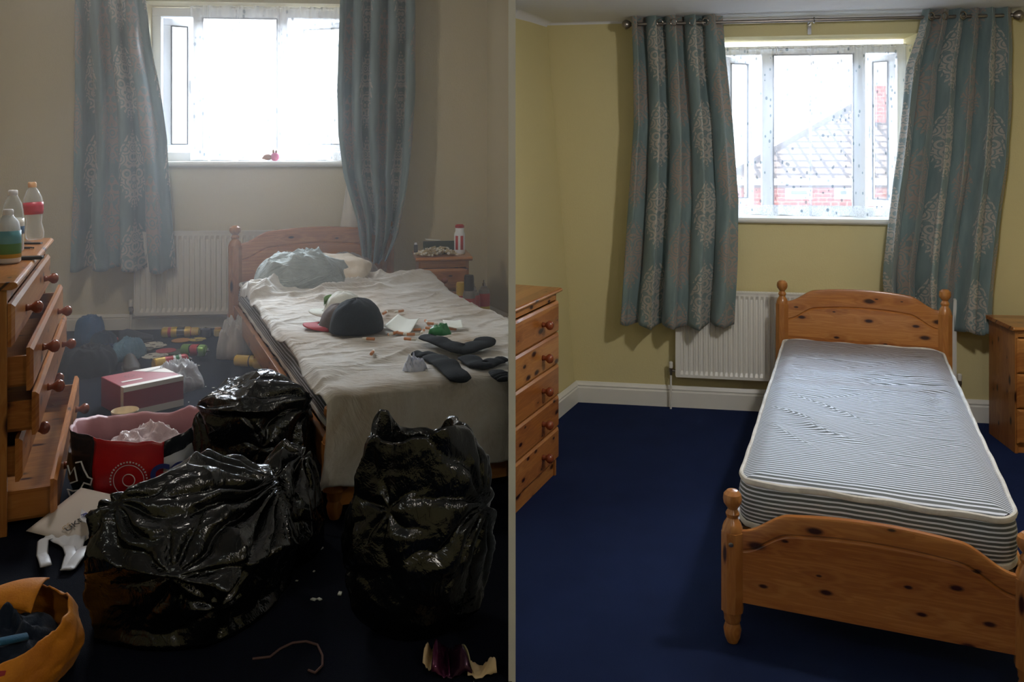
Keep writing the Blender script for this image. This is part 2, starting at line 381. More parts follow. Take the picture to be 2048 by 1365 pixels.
# left wall of the right room leans a little, as in the photo
topc = U(1093, 43, cR.y); d = Vector((-.4, -.917))
def along(p, X): t = (X-p.x)/d.x; return (X, p.y+d.y*t)
a1 = along(cR, .009); a2 = along(topc, .009)
m = MB(); vs = [(cR.x, cR.y, 0), (a1[0], a1[1], 0), (a2[0], a2[1], 2.75), (topc.x, cR.y, 2.75)]
vs += [(x-.0, y+.12, z) for x, y, z in vs]
m.add(vs, [(0, 1, 2, 3), (7, 6, 5, 4), (0, 4, 5, 1), (1, 5, 6, 2), (2, 6, 7, 3), (3, 7, 4, 0)])
struct(m.build('wall_left', M['wall_y'], smooth=False))
# right wall of the left room
cl = WL.world(WL.s_at(974), 0); e = (-.010, cl.y-.36)
m = MB().add([(cl.x, cl.y, LZ), (e[0], e[1], LZ), (e[0], e[1], 3.1), (cl.x, cl.y, 3.1), (cl.x+.1, cl.y, LZ), (e[0], e[1]+.3, LZ), (e[0], e[1]+.3, 3.1), (cl.x+.1, cl.y, 3.1)],
             [(0, 1, 2, 3), (4, 5, 6, 7), (0, 4, 5, 1), (1, 5, 6, 2), (2, 6, 7, 3), (3, 7, 4, 0)])
struct(m.build('wall_right', M['wall_l'], smooth=False))

SK = [(0, 0), (.024, 0), (.024, .70), (.017, .75), (.017, .80), (.022, .83), (.012, .93), (.006, 1), (0, 1)]
def skirt(name, p, q, h, mat, zb):                      # moulded skirting along p->q, standing out to the left of that direction
    p, q = Vector((p[0], p[1], 0)), Vector((q[0], q[1], 0)); t = (q-p).normalized(); n = Vector((-t.y, t.x, 0))*1.0
    m = MB(); k = len(SK); vs = [p+n*a+Vector((0, 0, zb+b*h)) for a, b in SK]+[q+n*a+Vector((0, 0, zb+b*h)) for a, b in SK]
    m.add(vs, [tuple(range(k)), tuple(reversed(range(k, 2*k)))]+[(i, i+k, (i+1) % k+k, (i+1) % k) for i in range(k)])
    return struct(m.build(name, mat, smooth=False))
e1 = WR.world(RU1, -.001)
skirt('baseboard_back', e1, WR.world(RU0, -.001), .15, M['white'], 0)
skirt('baseboard_left', cR+Vector((.0, -.002, 0)), (a1[0]+.004, a1[1]), .15, M['white'], 0)
skirt('baseboard_back', WL.world(WL.s_at(974), -.001), WL.world(WL.s_at(-50), -.001), .1, M['white_l'], LZ)
skirt('baseboard_right', (e[0]-.003, e[1]), (cl.x-.002, cl.y), .12, M['white_l'], LZ)
# coving of the right room
def cove(name, p, q, r):
    p, q = Vector((p[0], p[1], 0)), Vector((q[0], q[1], 0)); t = (q-p).normalized(); n = Vector((-t.y, t.x, 0))
    P = [(0, 2.75), (0, 2.75-r)]+[(r-r*cos(a*pi/16), 2.75-r+r*sin(a*pi/16)) for a in range(1, 9)]
    k = len(P); m = MB(); m.add([p+n*a+Vector((0, 0, b)) for a, b in P]+[q+n*a+Vector((0, 0, b)) for a, b in P],
        [tuple(range(k)), tuple(reversed(range(k, 2*k)))]+[(i, i+k, (i+1) % k+k, (i+1) % k) for i in range(k)])
    return struct(m.build(name, M['ceil']))
cove('trim_2', WR.world(RU1, -.001), WR.world(WR.s_at(1093), -.001), .018)
cove('trim_3', (topc.x, cR.y), (a2[0]+.004, a2[1]), .05)

# ------------------------------------------------------------------ windows
def bar(m, x0, x1, z0, z1, y0, y1, M4, w=.055):          # rectangular frame of four bars
    m.box((x0, y0, z0), (x1, y1, z0+w), M4); m.box((x0, y0, z1-w), (x1, y1, z1), M4)
    m.box((x0, y0, z0+w), (x0+w, y1, z1-w), M4); m.box((x1-w, y0, z0+w), (x1, y1, z1-w), M4)
def window(n, W, hole, d, mull, sashes):
    u0, u1, z0, z1 = hole; root = bpy.data.objects.new('window_%d' % n, None); COL.objects.link(root); root.location = W.world(0, d, 0); root.rotation_euler = (0, 0, -W.th); struct(root)
    m = MB(); bar(m, u0, u1, z0, z1, 0, .07, None, .06)
    for a, b in mull: m.box((a, 0, z0+.06), (b, .07, z1-.06))
    m.build('window_frame', M['upvc'], root, smooth=False, bevel=.004)
    for (a, b, hinge, ang) in sashes:
        zz0, zz1 = z0+.062, z1-.062; wd = b-a
        if ang is None:                                  # fixed light
            MB().box((a, .03, zz0), (b, .034, zz1)).build('pane', M['pane'], root, smooth=False)
            g = MB(); bar(g, a, b, zz0, zz1, .0, .012, None, .008); g.build('gasket', M['gasket'], root, smooth=False); continue
        m4 = T((a, .05, 0), ang) if hinge < 0 else T((b, .05, 0), -ang)
        x0, x1 = (0, wd) if hinge < 0 else (-wd, 0)
        m = MB(); bar(m, x0, x1, zz0, zz1, 0, .05, m4, .05); s = m.build('sash', M['upvc'], root, smooth=False, bevel=.004)
        m = MB(); bar(m, x0+.05, x1-.05, zz0+.05, zz1-.05, -.004, .01, m4, .007); m.build('gasket', M['gasket'], s, smooth=False)
        MB().box((x0+.05, .02, zz0+.05), (x1-.05, .024, zz1-.05), m4).build('pane', M['pane'], s, smooth=False)
        hx = x1-.02 if hinge < 0 else x0+.02
        MB().box((hx-.012, -.02, (zz0+zz1)/2-.06), (hx+.012, 0, (zz0+zz1)/2+.04), m4).build('handle', M['upvc'], s, smooth=False, bevel=.003)
    return root
D = .27
g = lambda px: WR.s_at(px, D)
window(1, WR, (hR[0], hR[1], hR[2]+.015, 2.58), D, [(g(1524), g(1546)), (g(1708), g(1731))],
       [(hR[0]+.06, g(1524), -1, .55), (g(1546), g(1708), 0, None), (g(1731), hR[1]-.06, 1, .6)])
g = lambda px: WL.s_at(px, .2)
window(2, WL, (hL[0], hL[1], hL[2]+.015, 2.79), .2, [(g(386), g(404)), (g(555), g(575))],
       [(hL[0]+.06, g(386), -1, .42), (g(404), g(555), 0, None), (g(575), hL[1]-.06, 1, .4)])
def sill(W, hole, out=.03, mat=M['white']):
    m = MB(); P = [(-out, -.005), (-out-.012, .006), (-out-.012, .018), (-out, .03), (.34, .03), (.34, -.005)]
    a, b = hole[0]-.02, hole[1]+.02; k = len(P)
    vs = [(a, y, z+hole[2]-.015) for y, z in P]+[(b, y, z+hole[2]-.015) for y, z in P]
    m.add(vs, [tuple(range(k)), tuple(reversed(range(k, 2*k)))]+[(i, i+k, (i+1) % k+k, (i+1) % k) for i in range(k)], T(tuple(W.o), -W.th))
    return struct(m.build('trim_4', mat, smooth=False))
sill(WR, hR); sill(WL, hL)

# ------------------------------------------------------------------ curtains
def curtain(name, label, W, d, top, bot, left, right, width, folds, seed, amp=.05, group=None, eyelets=True, topwave=False, z_top=None):
    """left/right: outline of the hanging cloth as (photo height, photo x) pairs, measured on the plane it hangs in."""
    rt = thing(name, label, 'curtain', tuple(W.o), -W.th, group)
    H = 70; N = 190
    uz = W.s_at((left[0][1]+right[0][1])/2, d); Yc = W.Y(uz, d)
    rnd = random.Random(seed); ph = [rnd.random()*6.28 for _ in range(6)]
    def fn(a, b):
        py = top+(bot-top)*b
        l, r = W.s_at(interp(left, py), d), W.s_at(interp(right, py), d)
        c = a*folds*2*pi
        wob = .9*fbm(a*3+seed, b*1.2, 0, 3)*b
        f = sin(c+wob*2.2+ph[0])*(1-.35*b)+.45*b*sin(c*.5+ph[1]+wob*3)+.12*sin(c*2.3+ph[2]+b*3)*(b)
        x = l+(r-l)*a+.32*(r-l)/folds*sin(2*c+ph[3]*0+wob)*.35*(1-.4*b)
        y = -amp*f*(1+.5*b)+.012*fbm(a*9, b*7, seed, 3)
        hem = .012*sin(c+ph[4])*b**6+.01*sin(a*5+ph[5])*b**6
        z = CZ-(py-HY)*Yc/F+hem-(.0 if not topwave else 0)
        if topwave and b == 0: z += .012*sin(c+.6)
        return (x, d+y, z)
    Lh = (bot-top)*Yc/F
    o = MB().grid(fn, N, H, lambda a, b: (a*width+seed*.37, (1-b)*Lh+.07*seed)).build('cloth', M['damask'], rt, auto=False, solid=.004)
    return rt, fn
zr = WR.z_at(1628, 42, -.14); dr = -.185
rl = [(14, 1262), (25, 1263), (120, 1267), (250, 1268), (400, 1258), (560, 1247), (660, 1240)]
rr = [(14, 1440), (30, 1442), (120, 1449), (250, 1463), (400, 1474), (520, 1473), (660, 1466)]
c1, f1 = curtain('curtain', 'teal damask eyelet curtain hanging left of the window above the clear blue floor', WR, dr, 22, 652, rl, rr, 1.35, 4.6, 1, .052, 'teal damask curtains with pale medallions', topwave=True)
rl2 = [(10, 1848), (60, 1838), (130, 1815), (250, 1802), (330, 1792), (450, 1776), (560, 1767), (680, 1775)]
rr2 = [(10, 2020), (100, 2024), (200, 2024), (330, 2018), (450, 2002), (560, 1990), (680, 1978)]
c2, f2 = curtain('curtain', 'teal damask eyelet curtain bunched at the right end of the rail, behind the bare bed', WR, dr, 8, 668, rl2, rr2, 1.45, 5.6, 2, .055, 'teal damask curtains with pale medallions', topwave=True)
ll = [(-40, 160), (14, 156), (200, 157), (330, 155), (430, 149), (540, 147)]
lr = [(-40, 278), (14, 285), (90, 294), (180, 314), (280, 327), (400, 335), (540, 347)]
c3, f3 = curtain('curtain', 'hazy teal damask curtain hanging over the radiator, left of the smoky room window', WL, -.18, -45, 540, ll, lr, 1.35, 3.6, 3, .055, 'teal damask curtains with pale medallions')
ll2 = [(-40, 684), (14, 682), (180, 677), (270, 679), (350, 689), (440, 716), (528, 728)]
lr2 = [(-40, 826), (14, 828), (180, 829), (280, 823), (380, 812), (470, 796), (528, 772)]
c4, f4 = curtain('curtain', 'hazy teal damask curtain gathered beside the cluttered bed, right of the smoky room window', WL, -.18, -45, 524, ll2, lr2, 1.3, 4.2, 4, .06, 'teal damask curtains with pale medallions')
# white lining showing behind the last one
def lf(a, b):
    py = 350+(514-350)*b; l, r = interp([(350, 696), (440, 682), (514, 668)], py), interp([(350, 705), (514, 735)], py)
    px = l+(r-l)*a; u = WL.s_at(px, -.125); return (u, -.12+.01*sin(a*7+b*2), CZ-(py-HY)*WL.Y(u, -.125)/F)
MB().grid(lf, 10, 14).build('lining', M['lining'], c4, auto=False, solid=.003)
# eyelets
def eyelets(root, W, d, pxs, z):
    for px in pxs:
        u = W.s_at(px, d); r = []
        m = MB(); m.tube([(u+.020*cos(k*pi/9), d-.052+.010*cos(k*pi/9), z+.024*sin(k*pi/9)) for k in range(18)], .0045, 6, closed=True)
        m.build('eyelet', M['steel'], root)
eyelets(c1, WR, dr, (1320, 1347, 1384, 1410), zr); eyelets(c2, WR, dr, (1858, 1885, 1921), zr)

def rod(name, label, W, d, px0, px1, z, r=.014, brackets=(), mat=M['steel']):
    rt = thing(name, label, 'curtain rail', tuple(W.o), -W.th); u0, u1 = W.s_at(px0, d), W.s_at(px1, d)
    MB().tube([(u0, d, z), (u1, d, z)], r, 14).build('pole', mat, rt)
    for u, s in ((u0, -1), (u1, 1)):
        MB().lathe([(.0, 0), (.016, .002), (.018, .01), (.012, .018), (.024, .03), (.034, .05), (.034, .062), (.02, .08), (0, .086)], 18, T((u, d, z), 0, 0, s*pi/2)).build('finial', mat, rt)
    for px in brackets:
        u = W.s_at(px, d); m = MB(); m.box((u-.01, d, z-.012), (u+.01, -.005, z-.004)); m.box((u-.012, -.012, z-.075), (u+.012, -.002, z+.03)); m.tube([(u+.02*0, d+.019*cos(k*.4-.3), z+.019*sin(k*.4-.3)) for k in range(16)], .004, 6)
        m.build('bracket', M['chrome'], rt, smooth=False)
    return rt
rod('curtain_rail', 'dull metal curtain pole with ball finial above the bare bed window', WR, dr, 1268, 2020, zr, .013, (1275, 1628, 2010))
rod('curtain_rail', 'metal curtain pole above the smoky room window', WL, -.18, 150, 835, CZ+345*5.5/F, .013, (160, 825))

def net(name, label, W, d, px0, px1, ztop, zbot, width, seed, bunch=(), edge=None):
    rt = thing(name, label, 'net curtain', tuple(W.o), -W.th); u0, u1 = W.s_at(px0, d), W.s_at(px1, d); H = ztop-zbot
    def fn(a, b):
        aa = a
        for c, s in bunch: aa += s*math.exp(-((a-c)/.07)**2)*(c-a)*.9
        x = u0+(u1-u0)*aa; c = a*26*pi
        if edge: x += edge(b)*(1-a)
        y = .014*sin(c+3*fbm(a*4, b*2, seed, 2))+.01*fbm(a*12, b*2, seed+3, 2)
        if b < .06: y += .006*sin(a*210)
        return (x, d+y, ztop-H*b+.006*sin(c*.5)*(b > .98))
    MB().grid(fn, 240, 40, lambda a, b: (a*width, (1-b)*H)).build('net_cloth', M['net'], rt, auto=False)
    MB().tube([(u0, d, ztop-.012), (u1, d, ztop-.012)], .003, 6).build('wire', M['upvc'], rt)
    return rt
net('net_curtain', 'sheer white net curtain with a leaf print in the window above the bare bed', WR, .13, 1436, 1838, WR.z_at(1640, 92, .13), hR[2]+.022, 2.2, 5, ((.30, 1.0), (.47, 1.6)))
net('net_curtain', 'sheer white net curtain pulled part way across the smoky room window', WL, .08, 378, 706, hL[3]-.01, hL[2]+.022, 1.9, 9, ((.12, 1.4), (.3, 1.2), (.55, 1.0)), lambda b: -.12*max(0, b-.7)*0)

# ------------------------------------------------------------------ radiators
def radiator(W, pxa, pxb, z0, z1, label, zf, mat):
    u0, u1 = W.s_at(pxa, -.1), W.s_at(pxb, -.1); rt = thing('radiator', label, 'radiator', tuple(W.world(0, 0, 0)), -W.th)
    n = max(8, int((u1-u0)/.034)); P = []
    prof = []
    for i in range(n):
        a = u0+.02+(u1-u0-.04)*i/n; w = (u1-u0-.04)/n
        prof += [(a, 0), (a+w*.3, 0), (a+w*.42, .012), (a+w*.88, .012)]
    prof.append((u1-.02, 0))
    m = MB(); vs = []; zs = [(z0+.012, 1), (z0+.035, 0), (z1-.035, 0), (z1-.02, 1), ]
    prof = [(u0, .0)]+prof+[(u1, .0)]
    def row(z, flat): return [(x, -.105+(0 if flat else y), z) for x, y in prof]
    rows = [row(z0, 1), row(z0+.02, 1), row(z0+.045, 0), row(z1-.045, 0), row(z1-.02, 1), row(z1, 1)]
    k = len(prof); vs = sum(rows, []); fs = [(j*k+i, j*k+i+1, (j+1)*k+i+1, (j+1)*k+i) for j in range(5) for i in range(k-1)]
    m.add(vs, fs); m.box((u0, -.075, z0), (u1, -.045, z1)); m.build('front_panel', mat, rt, smooth=False)
    [MB().box((a-.004, -.11, z0+.01), (a+.004, -.04, z1-.002)).build('side_panel', mat, rt, smooth=False) for a in (u0, u1)]
    m = MB(); q = int((u1-u0)/.018)
    for y in (-.108, -.09, -.072, -.05): m.box((u0, y, z1-.004), (u1, y+.004, z1+.006))
    for i in range(q): x = u0+(u1-u0)*(i+.3)/q; m.box((x, -.108, z1-.004), (x+.006, -.046, z1+.004))
    m.build('top_grille', mat, rt, smooth=False)
    [MB().box((a, -.045, z0+.1), (a+.03, -.003, z1-.1)).build('bracket', mat, rt, smooth=False) for a in (u0+.1, u1-.13)]
    for s, u in ((-1, u0), (1, u1)):
        x = u+s*.035
        m = MB(); m.lathe([(.0, .0), (.010, .0), (.010, .02), (.014, .022), (.014, .045), (.010, .048), (.010, .055), (0, .055)], 14, T((x, -.07, z0+.005))); m.tube([(x, -.07, z0+.035), (u, -.07, z0+.035)], .009, 10)
        v = m.build('valve', M['steel'], rt)
        MB().lathe([(0, .055), (.013, .055), (.015, .065), (.014, .095), (.009, .1), (0, .1)], 14, T((x, -.07, z0))).build('valve_cap', mat, v)
        MB().tube([(x, -.07, z0+.01), (x, -.07, zf+.001)], .0075, 10).build('pipe', mat, v)
    return rt
radiator(WR, 1352, 1911, .235, .835, 'white ribbed radiator on the yellow wall behind the bare bed', 0, M['white'])
radiator(WL, 270, 552, LZ+.105, LZ+.635, 'white ribbed radiator on the smoky wall between curtain and headboard', LZ, M['white_l'])

# ------------------------------------------------------------------ beds
def arch(u, W, zs, zp):                                  # top edge of head and foot boards
    t = abs(u/W-.5)*2
    if t > .93: return zs
    if t > .56: k = (t-.56)/.37; return zs+(zp-zs)*.82*(1-(3*k*k-2*k**3))
    return zs+(zp-zs)*(.82+.18*(1-(t/.56)**2))
def board(W, z0, zs, zp, th=.03):
    n = 60; xs = [W*i/n for i in range(n+1)]; m = MB()
    top = [(x, arch(x, W, zs, zp)) for x in xs]; r = .012
    # rings of the section: bottom front, top front (rounded edge), top back, bottom back
    rows = [[(x, -th/2, z0) for x in xs], [(x, -th/2, z-r) for x, z in top], [(x, -th/2+r*.3, z-r*.3) for x, z in top], [(x, 0, z) for x, z in top],
            [(x, th/2-r*.3, z-r*.3) for x, z in top], [(x, th/2, z-r) for x, z in top], [(x, th/2, z0) for x in xs]]
    # groove cut along the arch, lower down, on the outer face
    gd = (zs-z0)*.20+.02
    g1 = [(x, -th/2, z-gd+.008) for x, z in top]; g2 = [(x, -th/2+.008, z-gd) for x, z in top]; g3 = [(x, -th/2, z-gd-.008) for x, z in top]
    h1 = [(x, th/2, z-gd-.008) for x, z in top]; h2 = [(x, th/2-.008, z-gd) for x, z in top]; h3 = [(x, th/2, z-gd+.008) for x, z in top]
    rows = [rows[0], g3, g2, g1]+rows[1:6]+[h3, h2, h1, rows[6]]
    k = n+1; vs = sum(rows, []); R = len(rows)
    fs = [(j*k+i, j*k+i+1, ((j+1) % R)*k+i+1, ((j+1) % R)*k+i) for j in range(R) for i in range(n)]
    return m.add(vs, fs)
def bed_post(h, s=1.0, w=.078, foot=.12):
    """square chamfered post with turned foot, turned neck and ball finial"""
    m = MB(); a = w/2; c = a*.68
    oc = [(a, c*.6), (c*.6+.0, a), (-c*.6, a), (-a, c*.6), (-a, -c*.6), (-c*.6, -a), (c*.6, -a), (a, -c*.6)]
    fz = foot*s; bt = .155*s; z1 = h-bt
    m.slab(oc, fz, z1)
    m.lathe([(0, 0), (.020*s, .001), (.028*s, .02*s), (.033*s, .05*s), (.026*s, .075*s), (.031*s, .085*s), (.031*s, .098*s), (.036*s, fz), (0, fz+.003)], 20)
    m.lathe([(a*.98, z1-.002), (a*.96, z1+.012*s), (a*.8, z1+.03*s), (a*.62, z1+.04*s), (a*.5, z1+.05*s), (a*.62, z1+.058*s), (a*.66, z1+.066*s), (a*.55, z1+.074*s),
             (a*.42, z1+.082*s), (a*.6, z1+.092*s), (a*.82, z1+.104*s), (a*.9, z1+.12*s), (a*.82, z1+.138*s), (a*.5, z1+.151*s), (0, z1+.155*s)], 20)
    return m
def make_bed(p, label, zh, zf, zmat, zbf, s, mats, name='single_bed', group=None, head_mat=None):
    x0, y0, yaw, W, L = p; rt = thing(name, label, 'bed', (x0, y0, p_zf(x0)), -yaw, group)     # local x across, local -y towards the foot
    mx, my, mz = mats
    for (x, y, h) in ((0, 0, zh), (W, 0, zh), (0, -L, zf), (W, -L, zf)):
        o = bed_post(h, s).build('bed_post', mz, rt, auto=30); o.location = (x, y, 0)
        if y < 0: MB().lathe([(0, 0), (.008, 0), (.009, .002), (.004, .004), (0, .003)], 14, T((0, -.041, zbf+.2*s+.02), 0, pi/2)).build('bolt', M['steel'], o)
    hb = board(W, zmat-.25*s, zh-.115*s-.02, zh-.035*s).build('headboard', head_mat or mx, rt, auto=30); hb.location = (0, 0, 0)
    fb = board(W, zbf, zf-.145*s, zf-.045*s).build('footboard', mx, rt, auto=30); fb.location = (0, -L, 0)
    for x in (-.012, W-.012): MB().box((x, -L+.03, zmat-.33*s), (x+.024, -.03, zmat-.20*s)).build('side_rail', my, rt, smooth=False, bevel=.003)
    m = MB()
    for k in range(13): y = -.12-(L-.24)*k/12; m.box((.012, y-.035, zmat-.245*s), (W-.012, y+.035, zmat-.228*s))
    m.build('slats', my, rt, smooth=False)
    return rt
def p_zf(x): return LZ if x < 0 else 0
BR = (1.78, 5.60, .376, .96, 2.60); BL = (-1.694, 5.199, -.427, .96, 2.715)
bedR = make_bed(BR, 'bare pine single bed with turned posts and arched boards', .97, .571, .60, .16, 1.0, (M['px'], M['py'], M['pz']))
bedL = make_bed(BL, 'cluttered pine single bed under a rumpled beige duvet', .708, .372, .384, .045, .8, (M['pxo'], M['pyo'], M['pzo']), head_mat=M['pink_pine'])
CLIP.append((bedL, -1))

def mattress(p, label, zt, th, mat, wr, stripe_top=.021, zfloor=0, end=.045, side=.02):
    x0, y0, yaw, W, L = p; rt = thing('mattress', label, 'mattress', (x0, y0, zfloor), -yaw)
    xa, xb, ya, yb = side, W-side, -L+end, -.03; r = .09; cx, cy = (xa+xb)/2, (ya+yb)/2; hx, hy = (xb-xa)/2, (yb-ya)/2
    def sq(a, b):                                          # square to rounded rectangle
        X, Y = (2*a-1)*hx, (2*b-1)*hy; dx, dy = max(0, abs(X)-(hx-r)), max(0, abs(Y)-(hy-r))
        if dx > 0 and dy > 0:
            m_ = max(dx, dy); l = sqrt(dx*dx+dy*dy); X = math.copysign(hx-r+dx*m_/l, X); Y = math.copysign(hy-r+dy*m_/l, Y)
        return X, Y
    NX, NY = 80, 200
    def top(a, b):
        X, Y = sq(a, b); e_ = min(1, min(hx-abs(X), hy-abs(Y))/.09); dome = .028*(1-(1-e_)**2)
        e2 = min(1, min(hx-abs(X), hy-abs(Y))/.12)
        return (cx+X, cy+Y, zt-.03+dome+wr(X, Y)*e2)
    m = MB().grid(top, NX, NY, lambda a, b: (sq(a, b)[0], sq(a, b)[1]/stripe_top))
    per = [(i/NX, 0) for i in range(NX)]+[(1, j/NY) for j in range(NY)]+[(1-i/NX, 1) for i in range(NX)]+[(0, 1-j/NY) for j in range(NY)]
    K = len(per); vs = []; uvs = []; rows = 8
    for j in range(rows+1):
        t = j/rows; z = zt-.03-(th-.03)*t; bul = .014*sin(pi*t)
        for k, (a, b) in enumerate(per):
            X, Y = sq(a, b); l = sqrt((X/hx)**2+(Y/hy)**2) or 1
            nx, ny = (X/hx if abs(X) > hx-r else 0), (Y/hy if abs(Y) > hy-r else 0); nl = sqrt(nx*nx+ny*ny) or 1
            vs.append((cx+X+nx/nl*bul, cy+Y+ny/nl*bul, z+.004*sin(k*.05))); uvs.append((k*.01, z/.0155))
    m.add(vs, [(j*K+i, j*K+(i+1) % K, (j+1)*K+(i+1) % K, (j+1)*K+i) for j in range(rows) for i in range(K)]+[tuple(range(rows*K, rows*K+K))], None, 0, uvs)
    m.build('ticking', mat, rt, auto=False)
    for z, q in ((zt-.028, 0), (zt-th+.01, 1)):
        pts = []
        for k, (a, b) in enumerate(per):
            if k % 2: continue
            X, Y = sq(a, b); pts.append((cx+X*1.006, cy+Y*1.003, z+.004*sin(k*.07)+.003*sin(k*.31)))
        MB().tube(pts, .0085, 8, closed=True, sq=1.5).build('piping', M['piping'], rt)
    return rt
def wrR(X, Y):
    t = (Y+1.3)/2.6                                      # 0 foot, 1 head
    k = .25+1.0*math.exp(-((t-.66)/.2)**2)+.5*math.exp(-((t-.9)/.1)**2)
    a = fbm(X*2.6, Y*9+1.5*fbm(X*2, Y*2), 3, 4)
    r = rid(X*1.7+.8, Y*8.5+2.2*noise.noise(Vector((X*1.6, Y*1.5, 8))), 1.3)**6
    q = rid(X*1.2+5, Y*4.2+3*X, 2.7)**10*math.exp(-((t-.33)/.13)**2-((X+.22)/.2)**2)
    return .006*k*a-.012*k*r*(.4+.6*abs(fbm(X*2, Y*2, 9)))+.02*q-.010*math.exp(-((X)/.35)**2-((t-.6)/.28)**2)
mattress(BR, 'bare striped mattress with grey stains and white piping on the pine bed', .612, .20, M['tick'], wrR)
mL = mattress(BL, 'striped mattress showing below the duvet on the cluttered bed', .384, .15, M['tick_l'], lambda X, Y: 0, .02, LZ, end=.03)
CLIP.append((mL, -1))

# ------------------------------------------------------------------ chests of drawers
def knob_mb(r=.019): return MB().lathe([(0, 0), (r*.62, 0), (r*.55, r*.35), (r*.45, r*.7), (r*.7, r*1.05), (r*1.0, r*1.4), (r*1.05, r*1.8), (r*.85, r*2.25), (r*.4, r*2.5), (0, r*2.55)], 20, T((0, 0, 0), 0, pi/2))
def chest(name, label, cat, loc, rz, Wd, Dp, H, n, opens, mats, knobs=(.22, .78), zf=0, gap=.006, plinth=.06, topt=.025, kr=.02):
    """front faces local -y, width runs along local x"""
    rt = thing(name, label, cat, (loc[0], loc[1], zf), rz); mx, my, mz = mats; t = .018
    for x, nm in ((0, 0), (Wd-t, 1)):
        m = MB(); m.box((x, 0, 0), (x+t, Dp, H-topt)); m.build('side_panel', my if 0 else mz, rt, smooth=False, bevel=.002)
    MB().box((t, Dp-.01, plinth), (Wd-t, Dp, H-topt)).build('back_panel', mz, rt, smooth=False)
    MB().box((t, .012, 0), (Wd-t, .026, plinth)).build('plinth', mx, rt, smooth=False, bevel=.002)
    MB().box((t, .0, H-topt-.04), (Wd-t, .02, H-topt)).build('front_rail', mx, rt, smooth=False, bevel=.002)
    P = [(-.028, H-topt+.006), (-.032, H-topt+.013), (-.028, H-.004), (-.02, H), (Dp+.0, H), (Dp, H-topt), (-.014, H-topt)]
    m = MB(); k = len(P); m.add([(-.02, y, z) for y, z in P]+[(Wd+.02, y, z) for y, z in P], [tuple(range(k)), tuple(reversed(range(k, 2*k)))]+[(i, i+k, (i+1) % k+k, (i+1) % k) for i in range(k)])
    m.build('top_board', mx, rt, smooth=False, bevel=.002)
    z1 = H-topt-.042; z0 = plinth; dh = (z1-z0)/n
    for i in range(n):
        a = z1-dh*(i+1)+gap/2; b = z1-dh*i-gap/2; op = opens[i]
        m = MB(); fx0, fx1 = .006, Wd-.006
        # drawer front with chamfered edges
        c = .012
        vs = [(fx0, 0, a), (fx1, 0, a), (fx1, 0, b), (fx0, 0, b), (fx0, -.010, a), (fx1, -.010, a), (fx1, -.010, b), (fx0, -.010, b), (fx0+c, -.019, a+c), (fx1-c, -.019, a+c), (fx1-c, -.019, b-c), (fx0+c, -.019, b-c)]
        m.add(vs, [(3, 2, 1, 0), (0, 1, 5, 4), (1, 2, 6, 5), (2, 3, 7, 6), (3, 0, 4, 7), (4, 5, 9, 8), (5, 6, 10, 9), (6, 7, 11, 10), (7, 4, 8, 11), (8, 9, 10, 11)])
        dr_ = m.build('drawer', mx, rt, smooth=False); dr_.location = (0, -op-.001, 0)
        if op > 0:
            m = MB(); x0, x1 = t+.012, Wd-t-.012; y1 = Dp-.05; zt_ = b-.03
            m.box((x0, 0, a+.01), (x0+.012, y1, zt_)); m.box((x1-.012, 0, a+.01), (x1, y1, zt_)); m.box((x0, y1-.01, a+.01), (x1, y1, zt_)); m.box((x0, 0, a+.01), (x1, y1, a+.018))
            m.build('drawer_box', mats[1], dr_, smooth=False)
        for kx in knobs:
            k_ = knob_mb(kr).build('knob', M['knob'], dr_, auto=False); k_.location = (Wd*kx, -.019, (a+b)/2)
    return rt
# left room chest: near front corner and direction measured from the photo
cyaw = .4227
Wc = 1.31; nf = Vector((-1.545, 2.60))
chL = chest('chest_of_drawers', 'pine chest of five drawers hanging open, with bottles on top', 'chest of drawers', nf, pi/2+cyaw, Wc, .42, .782, 5, (0, .05, .065, .02, .115), (M['pxo'], M['pyo'], M['pzo']), (.24, .76), LZ, plinth=.02, kr=.021)
# right room chest
yr = .41; far = Vector((.250, 4.79)); nearp = far+Vector((-sin(yr), -cos(yr)))*1.31
chR = chest('chest_of_drawers', 'pine chest of five closed drawers on the clear blue carpet', 'chest of drawers', nearp, pi/2-yr, 1.31, .42, 1.054, 5, (0, 0, 0, 0, 0), (M['px'], M['py'], M['pz']), (.18, .80), 0, plinth=.10, kr=.024)
CLIP.append((chR, 1))
nsL = chest('bedside_chest', 'small pine bedside chest heaped with cigarette ends', 'bedside cabinet', (-.555, 5.06), .17, .30, .34, .53, 3, (0, 0, 0), (M['pxo'], M['pyo'], M['pzo']), (.5,), LZ, kr=.018)
nsR = chest('bedside_chest', 'pine bedside chest at the right edge beyond the bare bed', 'bedside cabinet', (3.03, 5.12), -.12, .46, .36, .765, 3, (0, 0, 0), (M['px'], M['py'], M['pz']), (.5,), 0, kr=.02)

